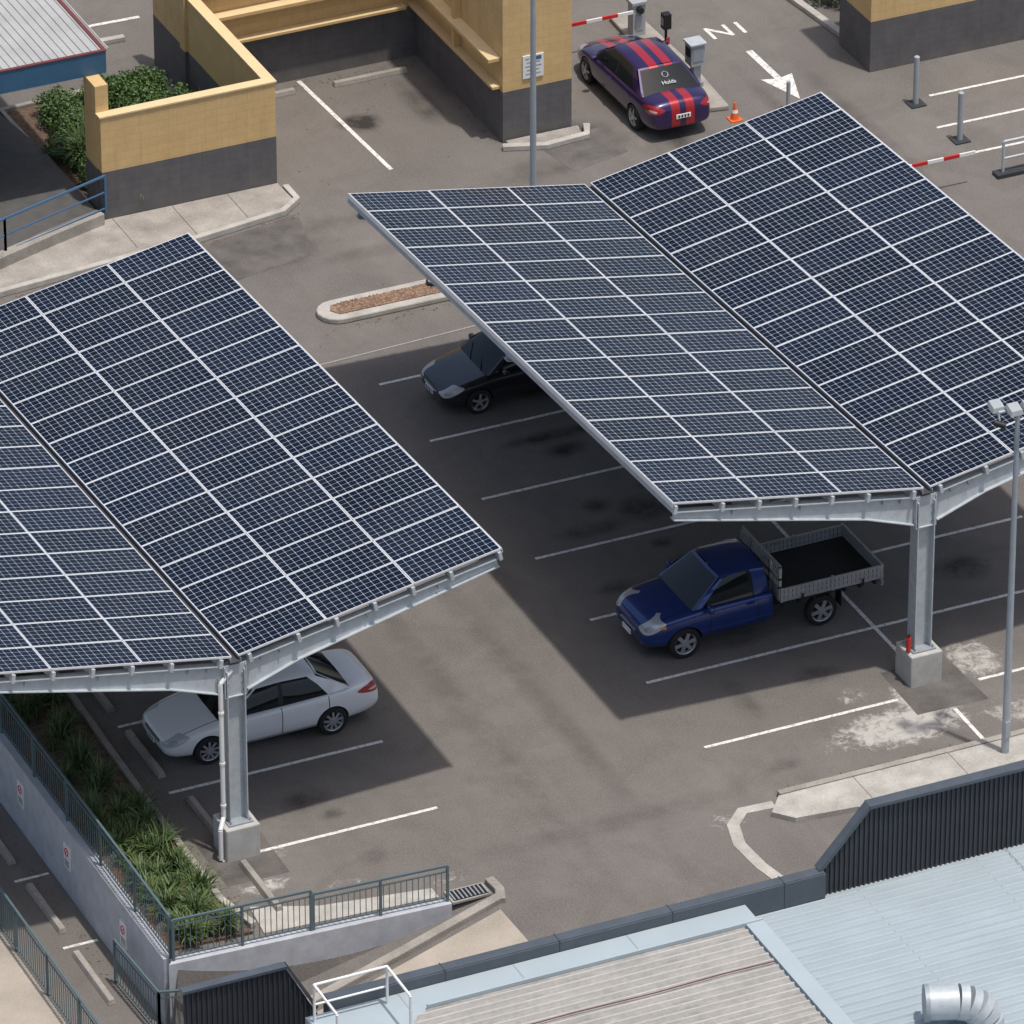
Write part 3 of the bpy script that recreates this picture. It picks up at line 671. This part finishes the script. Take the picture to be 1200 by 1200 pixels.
    for t in ypos:
        c=V+T*t;x,y=c.x,c.y;zt_=c.z-.3
        hw=.2
        q.box(x-hw,x-hw+.022,y-.17,y+.17,.75,zt_,'galv');q.box(x+hw-.022,x+hw,y-.17,y+.17,.75,zt_,'galv')
        q.box(x-hw+.022,x+hw-.022,y-.012,y+.012,.75,zt_,'galv')
        q.box(x-.27,x+.27,y-.26,y+.26,.752,.785,'galv_dk')
        for a_ in (-.21,.21):
            for b_ in (-.21,.21): q.cyl((x+a_,y+b_,.78),(x+a_,y+b_,.86),.018,'galv_dk',8)
        q.box(x-.24,x+.24,y-.14,y+.14,zt_-.62,zt_-.60,'galv');q.box(x-.24,x-.22,y-.14,y+.14,zt_-.6,zt_+.1,'galv');q.box(x+.22,x+.24,y-.14,y+.14,zt_-.6,zt_+.1,'galv')
        q.box(x-.22,x+.22,y-.10,y+.02,zt_-.6,zt_+.12,'galv')
        for zz in (zt_-.5,zt_-.3,zt_-.1):
            for xx in (-.15,.15): q.cyl((x+xx,y-.10,zz),(x+xx,y-.12,zz),.02,'galv_dk',6)
        qp.box(x-.37,x+.37,y-.37,y+.37,-.05,.75,'conc_base')
    add(q,'columns');add(qp,'concrete_plinths',bevel=.03)
    return E
RC=canopy('solar_carport',(5.316,.535,4.65),-.048,-.006,16.38,5.84,1.058,16,3,[.12,8.2,16.0])
LC=canopy('solar_carport',(-10.295,.354,4.66),-.048,-.006,16.33,5.84,1.058,16,3,[.12,8.2,16.0])
q=MB();pts=[(-10.62,.36,4.1),(-10.62,.36,.95),(-10.76,.2,.75),(-10.76,.2,.05)]
for a,b in zip(pts[:-1],pts[1:]): q.cyl(a,b,.05,'white',12)
q.cyl((-10.35,.4,4.35),(-10.62,.36,4.1),.05,'white',12)
for z in (3.4,2.2,1.2): q.cyl((-10.62,.36,z),(-10.62,.36,z+.05),.062,'white',12)
q.done('downpipe',(-10.62,.36,0),smooth=50)
q=MB();q.cyl((4.98,.5,.80),(4.98,.5,1.12),.05,'redp',14);q.cyl((4.98,.5,1.12),(4.98,.5,1.18),.025,'black',10);q.box(4.95,5.01,.47,.53,1.17,1.19,'black');q.done('fire_extinguisher',(4.98,.5,.8),smooth=50)
# ------------------------------------------------------------------ poles, bollards etc
def pole(x,y,h,floods):
    q=MB();q.cyl((x,y,0),(x,y,h),.085,'polegrey',20,.05);q.cyl((x,y,0),(x,y,.03),.19,'polegrey',20);
    for a in range(4): q.cyl((x+.14*math.cos(a*1.57),y+.14*math.sin(a*1.57),.02),(x+.14*math.cos(a*1.57),y+.14*math.sin(a*1.57),.09),.015,'polegrey',6)
    q.box(x-.06,x+.06,y-.1,y-.07,.5,.9,'polegrey')
    if floods:
        q.cyl((x-.45,y,h),(x+.45,y,h),.035,'polegrey',10)
        for dx,dy in ((-.42,.12),(-.15,-.15),(.2,-.15),(.45,.12)):
            c=Vector((x+dx,y+dy,h+.1))
            q.hexa([c+Vector((-.15,-.12,-.1)),c+Vector((.15,-.12,-.1)),c+Vector((.15,.16,-.02)),c+Vector((-.15,.16,-.02))],[c+Vector((-.12,-.1,.0)),c+Vector((.12,-.1,.0)),c+Vector((.12,.14,.07)),c+Vector((-.12,.14,.07))],'grey')
            q.box(c.x-.13,c.x+.13,c.y-.1,c.y+.1,c.z-.115,c.z-.10,'lamp')
            q.cyl(c+Vector((0,0,-.1)),(x+dx,y,h),.02,'polegrey',6)
        q.cyl((x-.55,y-.05,h-.18),(x-.38,y-.2,h-.22),.07,'black',12);q.cyl((x-.45,y,h),(x-.45,y-.08,h-.15),.02,'polegrey',6)
    q.done('street_lamp',(x,y,0),smooth=40)
pole(5.5,-2.9,8.3,True);pole(5.75,21.0,10,False)
def bollard(x,y,h=1.28):
    q=MB();q.cyl((x,y,.02),(x,y,h),.07,'grey',16);q.cyl((x,y,h),(x,y,h+.03),.07,'grey',16,.03);q.box(x-.2,x+.2,y-.2,y+.2,0,.035,'char');q.done('bollard',(x,y,0),smooth=40)
bollard(17.2,23.9);bollard(17.3,21.8)
q=MB();q.cyl((17.4,19.8,0),(17.4,19.8,.9),.035,'galv',12);q.cyl((17.4,19.8,.9),(19.2,19.8,.9),.035,'galv',12);q.cyl((19.2,19.8,0),(19.2,19.8,.9),.035,'galv',12);q.cyl((17.4,19.8,.45),(19.2,19.8,.45),.03,'galv',12);q.box(17.2,19.4,19.65,19.95,0,.1,'char');q.done('guard_rail_hoop',(17.4,19.8,0),smooth=40)
def gate(bx,by,x1,name='boom_gate'):
    q=MB();q.box(bx-.17,bx+.17,by-.15,by+.15,.1,.98,'grey');q.box(bx-.2,bx+.2,by-.18,by+.18,.98,1.06,'grey');q.box(bx-.22,bx+.22,by-.2,by+.2,0,.14,'conc')
    q.box(bx-.1,bx+.1,by-.165,by-.151,.3,.7,'galv_dk')
    n=int(abs(x1-bx)/.42);s=1 if x1>bx else -1
    for i in range(n):
        q.beam((bx+s*(.2+i*.42),by-.22,.86),(bx+s*(.2+(i+1)*.42),by-.22,.86),.04,.09,'redp' if i%2 else 'white')
    q.cyl((bx,by-.15,.86),(bx,by-.26,.86),.09,'black',14)
    q.done(name,(bx,by,0),bevel=.006)
gate(12.6,29.85,9.6);gate(12.6,19.9,16.75)
q=MB();q.box(12.55,12.87,26.65,26.95,.13,.25,'galv_dk');q.box(12.62,12.82,26.7,26.9,.25,.75,'grey');q.box(12.52,12.88,26.62,26.98,.72,1.28,'grey');q.box(12.50,12.519,26.68,26.92,.95,1.18,'black');q.box(12.56,12.84,26.605,26.619,.85,1.2,'galv_dk');q.box(12.48,12.92,26.58,27.02,1.28,1.33,'galv')
q.done('ticket_machine',(12.7,26.8,0),bevel=.01)
q=MB();q.cyl((12.55,28.1,.1),(12.55,28.1,1.15),.035,'black',10);q.box(12.45,12.65,28.0,28.2,1.1,1.5,'black');q.box(12.44,12.45,28.03,28.17,1.2,1.4,'grey');q.box(12.5,12.6,27.98,27.999,.7,.9,'redp');q.done('card_reader_post',(12.55,28.1,0),bevel=.008)
q=MB();q.box(12.75,13.05,24.85,25.15,0,.03,'orange');q.cyl((12.9,25,.03),(12.9,25,.2),.11,'orange',16,.08);q.cyl((12.9,25,.2),(12.9,25,.28),.08,'white',16,.06);q.cyl((12.9,25,.28),(12.9,25,.46),.06,'orange',16,.022);q.done('traffic_cone',(12.9,25,0),smooth=40)
q=MB();q.cyl((14.3,24.95,0),(14.3,24.95,.75),.05,'grey',12);q.done('bollard',(14.3,24.95,0),smooth=40)
# ------------------------------------------------------------------ cars
def lathe(q,prof,cx,cy,cz,n=28):
    for (r0,y0,k),(r1,y1,_) in zip(prof[:-1],prof[1:]):
        for j in range(n):
            a=2*math.pi*j/n;b=2*math.pi*(j+1)/n
            pts=[(cx+r0*math.cos(a),cy+y0,cz+r0*math.sin(a)),(cx+r0*math.cos(b),cy+y0,cz+r0*math.sin(b)),(cx+r1*math.cos(b),cy+y1,cz+r1*math.sin(b)),(cx+r1*math.cos(a),cy+y1,cz+r1*math.sin(a))]
            if r0<1e-4: pts=[pts[0],pts[2],pts[3]]
            elif r1<1e-4: pts=pts[:3]
            q.face(pts,k)
def wheel(q,x,y,r,side,spokes=7,steel=False):
    s=side
    R=r*.66
    lathe(q,[(r*.9,.20*-s,'rubber'),(r*.98,.17*-s,'rubber'),(r,.12*-s,'rubber'),(r,.03*-s,'rubber'),(r*.96,0,'rubber'),(r*.80,s*.012,'rubber'),(R*1.05,s*.0,'rim'),(R,-s*.01,'rim'),(R*.92,-s*.06,'black'),(.0,-s*.06,'black')],x,y,r)
    for i in range(spokes):
        a=2*math.pi*i/spokes+.2;c=Vector((x,y-s*.02,r));d=Vector((math.cos(a),0,math.sin(a)))
        q.beam(c+d*.03,c+d*R*.98,.03,.05 if not steel else .08,'rim',up=Vector((0,1,0)).cross(d))
    q.cyl((x,y-s*.05,r),(x,y+s*.004,r),r*.2,'rim',14)
def loft_body(name,st,paint,arches,parent,sub=2):
    me=bpy.data.meshes.new(name);v=[];f=[]
    for (x,zb,sh,zt_,w_) in st:
        hp=[(0,zb),(w_*.8,zb),(w_*.96,zb+.07),(w_*1.0,zb+.45*(sh-zb)),(w_*.985,sh-.06),(w_*.93,sh+.35*(zt_-sh)),(w_*.72,zt_-.012),(w_*.35,zt_+.004),(0,zt_+.008)]
        ring=hp+[(-y_,z_) for y_,z_ in hp[1:-1]][::-1]
        v+=[(x,y_,z_) for y_,z_ in ring]
    n=16
    for i in range(len(st)-1):
        for j in range(n):
            a=i*n+j;b=i*n+(j+1)%n;f.append((a,a+n,b+n,b))
    f.append(tuple(range(n)));f.append(tuple((len(st)-1)*n+j for j in range(n))[::-1])
    me.from_pydata(v,[],f);me.materials.append(paint);me.materials.append(M['black'])
    bm=bmesh.new();bm.from_mesh(me);bmesh.ops.recalc_face_normals(bm,faces=bm.faces);bm.to_mesh(me);bm.free()
    ob=bpy.data.objects.new(name,me);col.objects.link(ob)
    s=ob.modifiers.new('s','SUBSURF');s.levels=sub;s.render_levels=sub
    cut=MB()
    for (ax,r,yo) in arches:
        for sd in (-1,1): cut.cyl((ax,sd*(yo-.30),r*.98),(ax,sd*(yo+.3),r*.98),r*1.13,'black',36)
    cm=bpy.data.meshes.new('cut');cm.from_pydata(cut.v,[],cut.f);cm.materials.append(paint);cm.materials.append(M['black']);cm.polygons.foreach_set('material_index',[1]*len(cut.f))
    bm=bmesh.new();bm.from_mesh(cm);bmesh.ops.recalc_face_normals(bm,faces=bm.faces);bm.to_mesh(cm);bm.free()
    co=bpy.data.objects.new('cut',cm);col.objects.link(co)
    b=ob.modifiers.new('b','BOOLEAN');b.operation='DIFFERENCE';b.object=co;b.solver='EXACT'
    bpy.context.view_layer.update()
    dg=bpy.context.evaluated_depsgraph_get();nm=bpy.data.meshes.new_from_object(ob.evaluated_get(dg))
    ob.modifiers.clear();ob.data=nm;bpy.data.objects.remove(co)
    nm.polygons.foreach_set('use_smooth',[True]*len(nm.polygons))
    nm.set_sharp_from_angle(angle=math.radians(38))
    ob.parent=parent
    return ob
def greenhouse(name,st,kinds,paint,wb,wt,parent,ws_bulge=.08,rear='glass'):
    q=MB();q.mats=[]
    def ring(s):
        xl,zl,xu,zu=s;r=[]
        for sd in (-1,1):
            r.append([Vector((xl,sd*wb,zl)),Vector((xl*.5+xu*.5,sd*(wb*.52+wt*.48+.012),zl*.48+zu*.52)),Vector((xu,sd*wt,zu-.055)),Vector((xu,sd*(wt-.06),zu-.015)),Vector((xu,sd*wt*.5,zu+.012)),Vector((xu,0,zu+.02))])
        return r
    rs=[ring(s) for s in st]
    for i in range(len(st)-1):
        for sd in (0,1):
            a=rs[i][sd];b=rs[i+1][sd]
            for j in range(5):
                k=(kinds[i] if j<2 else 'P')
                fc=[a[j],b[j],b[j+1],a[j+1]]
                if sd==1: fc=fc[::-1]
                q.face(fc,paint if k=='P' else ('glass' if k=='G' else 'black'))
    us=[-1,-.93,-.7,-.35,0,.35,.7,.93,1];fs=[0,.25,.5,.75,.93,1]
    for idx_,bl,kd in ((0,-1,'glass'),(-1,1,rear)):
        s=st[idx_];grid=[]
        for f in fs:
            row=[]
            for u in us:
                hwid=wb+(wt-.03-wb)*f
                x=s[0]+(s[2]-s[0])*f+bl*ws_bulge*(1-u*u)*(1-.6*f);z=s[1]+(s[3]-.01-s[1])*f+(.025*(1-u*u)*f)
                row.append(Vector((x,u*hwid,z)))
            grid.append(row)
        for r in range(len(fs)-1):
            for c in range(8):
                fc=[grid[r][c],grid[r][c+1],grid[r+1][c+1],grid[r+1][c]]
                if bl<0: fc=fc[::-1]
                q.face(fc,paint if (c in (0,7) or r==len(fs)-2) else kd)
    o=q.done(name,fixn=False)
    bm=bmesh.new();bm.from_mesh(o.data);bmesh.ops.remove_doubles(bm,verts=bm.verts,dist=.0005);bmesh.ops.recalc_face_normals(bm,faces=bm.faces);bm.to_mesh(o.data);bm.free()
    o.data.polygons.foreach_set('use_smooth',[True]*len(o.data.polygons));o.data.set_sharp_from_angle(angle=math.radians(32));o.parent=parent
    return o
def blob(q,c,s,k,n=8,rz=0):
    c=Vector(c);R=Matrix.Rotation(rz,3,'Z')
    g_=[]
    for i in range(n+1):
        th=math.pi*i/n;row=[]
        for j in range(2*n):
            ph=math.pi*j/n;sx_=lambda a,e:math.copysign(abs(a)**e,a)
            row.append(c+R@Vector((s[0]*sx_(math.sin(th)*math.cos(ph),.75),s[1]*sx_(math.sin(th)*math.sin(ph),.75),s[2]*sx_(math.cos(th),.75))))
        g_.append(row)
    for i in range(n):
        for j in range(2*n):
            q.face([g_[i][j],g_[i+1][j],g_[i+1][(j+1)%(2*n)],g_[i][(j+1)%(2*n)]],k)
def sedan(name,loc,rz,c,L=4.82,Wd=1.82,Hh=1.47,wb=2.775,fo=.93,wr=.325,stripes=None,hatch=False,flake=0,spokes=7,marks=False):
    E=empty(name,loc,rz);sx=L/4.82;w2=Wd/2;hz=Hh/1.47
    gaps=[1.42*sx,2.56*sx,3.62*sx]
    P=carpaint(name+'_paint',c,gaps,(.32,.93*hz),stripes,flake,
        front=(.24*sx,w2*.74,.615*hz,.75,.30,.075),rear=(4.62*sx,w2*.80,.86*hz,2.1,.28,.10),
        grille=[(.25,w2*.42,.48*hz,.56*hz),(.3,w2*.55,.26,.35),(4.5*sx,w2*.5,.26,.34)],hood=(.28*sx,1.3*sx,w2*.74))
    S=lambda x,zb,sh,zt_,w_:(x*sx,zb,sh*hz,zt_*hz,w_*w2)
    st=[S(0,.34,.50,.56,.62),S(.05,.25,.58,.63,.76),S(.22,.21,.64,.70,.89),S(.6,.2,.73,.81,.96),S(1.0,.2,.80,.885,.985),S(1.38,.2,.85,.95,1.0),S(2.4,.2,.89,.97,1.0),S(3.5,.2,.93,1.0,1.0)]
    if not hatch:
        st+=[S(4.1,.22,.95,1.04,.975),S(4.5,.25,.95,1.05,.93),S(4.72,.3,.90,1.02,.86),S(4.80,.36,.72,.84,.80),S(4.82,.40,.6,.70,.7)]
        gs=[(1.22*sx,.90*hz,2.0*sx,1.42*hz),(1.42*sx,.93*hz,2.08*sx,1.445*hz),(2.52*sx,.945*hz,2.56*sx,1.47*hz),(2.62*sx,.945*hz,2.64*sx,1.47*hz),(3.62*sx,.97*hz,3.22*sx,1.45*hz),(4.12*sx,1.0*hz,3.42*sx,1.42*hz)]
    else:
        st+=[S(4.3,.22,.95,1.04,.96),S(4.70,.3,.92,1.02,.9),S(4.80,.36,.72,.84,.82),S(4.82,.40,.6,.70,.7)]
        gs=[(1.22*sx,.90*hz,2.0*sx,1.42*hz),(1.42*sx,.93*hz,2.08*sx,1.445*hz),(2.62*sx,.945*hz,2.64*sx,1.47*hz),(2.70*sx,.945*hz,2.72*sx,1.47*hz),(3.75*sx,.97*hz,3.6*sx,1.46*hz),(4.62*sx,1.0*hz,4.05*sx,1.42*hz)]
    kd=['P','G','B','G','P']
    loft_body('body',st,P,[(fo,wr,w2),(fo+wb,wr,w2)],E)
    greenhouse('cabin',gs,kd,P,w2*.90,w2*.69,E)
    q=MB()
    for x in (fo,fo+wb):
        for sd in (-1,1): wheel(q,x,sd*(w2-.01),wr,sd,spokes)
    q.done('wheels',parent=E,smooth=35)
    q=MB()
    for sd in (-1,1):
        blob(q,(1.62*sx,sd*(w2+.06),.99*hz),(.07,.10,.065),P)
        for gx in (2.35,3.4): q.box(gx*sx,gx*sx+.17,sd*(w2-.012)-.015,sd*(w2-.012)+.015,.80*hz,.825*hz,P)
    q.box(-.02,.1,-w2*.36,w2*.36,.515*hz,.525*hz,'chrome')
    q.box(-.035,-.018,-.19,.19,.38,.49,'white');q.box(L-.0,L+.018,-.19,.19,.60*hz,.71*hz,'white')
    for yy in (-.12,-.04,.04,.12):
        q.box(L+.018,L+.022,yy-.02,yy+.02,.62*hz,.69*hz,'black')
        q.box(-.039,-.035,yy-.02,yy+.02,.40,.47,'black')
    for y0_ in (-.45,.1): q.beam((1.22*sx-.06,y0_,.93*hz),(1.5*sx-.04,y0_+.42,1.09*hz),.012,.015,'black')
    q.done('trim',parent=E,smooth=40)
    if marks:
        q=MB();zc=1.29*hz;xc=lambda z:3.42*sx+(4.12-3.42)*sx*(1.42*hz-z)/(.42*hz)+.085
        r_=.075
        for i in range(16):
            a0=2*math.pi*i/16;a1=2*math.pi*(i+1)/16
            pa=(xc(zc+r_*.55*math.sin(a0)),r_*math.cos(a0),zc+r_*.55*math.sin(a0));pb=(xc(zc+r_*.55*math.sin(a1)),r_*math.cos(a1),zc+r_*.55*math.sin(a1))
            q.beam(pa,pb,.012,.01,'galv')
        q.done('window_mark',parent=E)
        t=bpy.data.curves.new('window_lettering','FONT');t.body='Holda';t.size=.15;t.extrude=.002;t.align_x='CENTER';t.align_y='CENTER';t.materials.append(M['galv'])
        to=bpy.data.objects.new('window_lettering',t);col.objects.link(to);to.parent=E;zz=1.17*hz
        sl=math.atan2(.42*hz,.7*sx)
        to.location=(xc(zz)+.03,0,zz+.01);to.rotation_euler=(sl,0,math.pi/2)
    return E
sedan('parked_car',(-9.55-.93,3.66+.91,.0),0,(.82,.83,.84),spokes=9)
sedan('parked_car',(.68,14.62+.85,0),0,(.005,.009,.016),L=4.25,Wd=1.70,Hh=1.41,wb=2.61,fo=.84,wr=.30,hatch=True,flake=.1,spokes=5)
sedan('parked_car',(10.47+.87,28.25+.9,0),-math.pi/2,(.026,.007,.075),L=4.55,Wd=1.76,Hh=1.44,wb=2.67,fo=.9,wr=.32,stripes=[(.08,.30)],flake=.3,spokes=5,marks=True)
def ute(loc):
    E=empty('flatbed_ute',loc);w2=.925
    P=carpaint('ute_paint',(.005,.034,.19),[1.5,2.62],(.45,1.06),None,.3,front=(.22,.70,.83,.75,.30,.095),grille=[(.3,.42,.56,.70),(.35,.55,.38,.50)],hood=(.3,1.25,.72))
    st=[(0,.46,.66,.72,.60),(.04,.38,.76,.82,.74),(.18,.33,.86,.92,.84),(.5,.31,.95,1.02,.90),(1.0,.31,1.0,1.09,.92),(1.35,.33,1.03,1.13,.925),(2.2,.33,1.07,1.14,.925),(2.85,.34,1.08,1.15,.92),(2.98,.36,1.06,1.14,.91),(3.0,.4,1.0,1.08,.88)]
    loft_body('cab_body',st,P,[(.92,.365,w2)],E)
    gs=[(1.12,1.08,1.82,1.66),(1.36,1.10,1.92,1.69),(2.56,1.12,2.52,1.72),(2.90,1.12,2.84,1.69)]
    greenhouse('cabin',gs,['P','G','P'],P,.83,.66,E)
    q=MB()
    for x in (.92,4.14):
        for sd in (-1,1): wheel(q,x,sd*(w2-.02),.365,sd,6,True)
    q.done('wheels',parent=E,smooth=35)
    q=MB()
    for sd in (-1,1):
        blob(q,(.43,sd*.845,.84),(.07,.035,.04),'amber',rz=sd*.4)
        blob(q,(1.45,sd*1.01,1.13),(.07,.11,.09),P);q.box(2.35,2.52,sd*.915-.015,sd*.915+.015,.98,1.005,P)
        q.cyl((.03,sd*.58,.5),(.1,sd*.58,.5),.06,'lamp',12)
    q.box(-.03,.1,-.36,.36,.625,.64,'chrome');q.box(-.045,-.02,-.19,.19,.45,.56,'white')
    for y0_ in (-.45,.1): q.beam((1.12,y0_,1.11),(1.38,y0_+.42,1.28),.012,.015,'black')
    q.done('trim',parent=E,smooth=40)
    q=MB()
    for sd in (-1,1): q.box(2.9,5.3,sd*.42-.04,sd*.42+.04,.5,.66,'black')
    z0=.90;x0=3.12;x1=5.55;hw=.93
    q.box(x0,x1,-hw,hw,z0-.06,z0,'traymetal','trayfloor')
    for i in range(7): q.box(x0+.1+i*.36,x0+.16+i*.36,-hw+.05,hw-.05,z0-.2,z0-.06,'black')
    for sd in (-1,1):
        y_=sd*hw
        q.box(x0,x1,y_-.015,y_+.015,z0-.02,z0+.27,'traymetal')
        for zz in (.0,.12,.25): q.box(x0,x1,y_-.026,y_+.026,z0+zz-.012,z0+zz+.016,'traymetal')
        for i in range(24): q.box(x0+.08+i*.1,x0+.09+i*.1,y_-.02,y_+.02,z0+.02,z0+.24,'black')
        for xx in (x0,(x0+x1)/2,x1-.05): q.box(xx,xx+.05,y_-.034,y_+.034,z0-.05,z0+.29,'traymetal')
        for xx in (x0+.5,x1-.5): q.box(xx,xx+.04,y_+sd*.03,y_+sd*.05,z0-.1,z0+.06,'black')
        q.box(3.72,4.56,sd*.80-.14,sd*.80+.12,.80,.83,'black')
        q.box(4.56,4.58,sd*.80-.14,sd*.80+.12,.40,.80,'black')
    q.box(x1-.015,x1+.015,-hw,hw,z0-.02,z0+.27,'traymetal')
    for zz in (0,.25): q.box(x1-.028,x1+.028,-hw,hw,z0+zz-.012,z0+zz+.016,'traymetal')
    q.box(x1-.02,x1+.03,-hw,hw,.66,.78,'traymetal')
    for sd in (-1,1): q.box(x1+.03,x1+.05,sd*.75-.14,sd*.75+.14,.68,.77,'tail')
    q.box(x1+.03,x1+.045,-.19,.19,.66,.77,'white')
    for y_ in (-hw+.03,-.45,.45,hw-.03): q.box(x0-.03,x0+.03,y_-.03,y_+.03,z0,1.72,'traymetal')
    for zz in (z0+.3,1.4,1.70): q.box(x0-.03,x0+.03,-hw,hw,zz-.02,zz+.03,'traymetal')
    q.box(x0-.01,x0+.01,-hw+.05,hw-.05,z0,z0+.3,'traymetal')
    for i in range(22): q.box(x0-.008,x0+.008,-hw+.06+i*.08,-hw+.068+i*.08,z0+.3,1.7,'traymetal')
    for i in range(5): q.box(x0-.008,x0+.008,-hw+.05,hw-.05,z0+.35+i*.09,z0+.358+i*.09,'traymetal')
    q.done('tray',parent=E)
    return E
ute((.25,3.32+.92,0))
# ------------------------------------------------------------------ light, sky, camera
to_sun=Vector((.107,-.221,1)).normalized()
elev=math.asin(to_sun.z);azi=math.atan2(to_sun.x,to_sun.y)
wd=bpy.data.worlds.new('World');scn.world=wd;wd.use_nodes=True
nt=wd.node_tree;sky=nt.nodes.new('ShaderNodeTexSky');sky.sky_type='NISHITA';sky.sun_disc=False;sky.sun_elevation=elev;sky.sun_rotation=azi
sky.air_density=1.2;sky.dust_density=4.0;sky.ozone_density=1.0
nt.links.new(sky.outputs[0],nt.nodes['Background'].inputs[0]);nt.nodes['Background'].inputs[1].default_value=.12
sl=bpy.data.lights.new('sun','SUN');sl.energy=3.0;sl.angle=math.radians(1.4);sl.color=(1,.95,.88)
so=bpy.data.objects.new('sun',sl);col.objects.link(so);so.rotation_euler=to_sun.to_track_quat('Z','Y').to_euler();so.location=(0,0,50)
e=math.radians(30.539);a=math.radians(24.517);r=math.radians(-.076)
right=Vector((math.cos(a),-math.sin(a),0));fh=Vector((math.sin(a),math.cos(a),0));fw=fh*math.cos(e)+Vector((0,0,-math.sin(e)));up=right.cross(fw)
Rv=right*math.cos(r)+up*math.sin(r);Uv=up*math.cos(r)-right*math.sin(r)
cam=bpy.data.cameras.new('camera');cam.sensor_width=36;cam.lens=8825/1200*36;cam.clip_end=2000;cam.clip_start=1
co=bpy.data.objects.new('camera',cam);col.objects.link(co)
pos=Vector((.374,10.411,0))-fw*164.37
co.matrix_world=Matrix(((Rv.x,Uv.x,-fw.x,pos.x),(Rv.y,Uv.y,-fw.y,pos.y),(Rv.z,Uv.z,-fw.z,pos.z),(0,0,0,1)))
scn.camera=co
scn.view_settings.view_transform='Standard';scn.view_settings.look='None';scn.view_settings.exposure=0
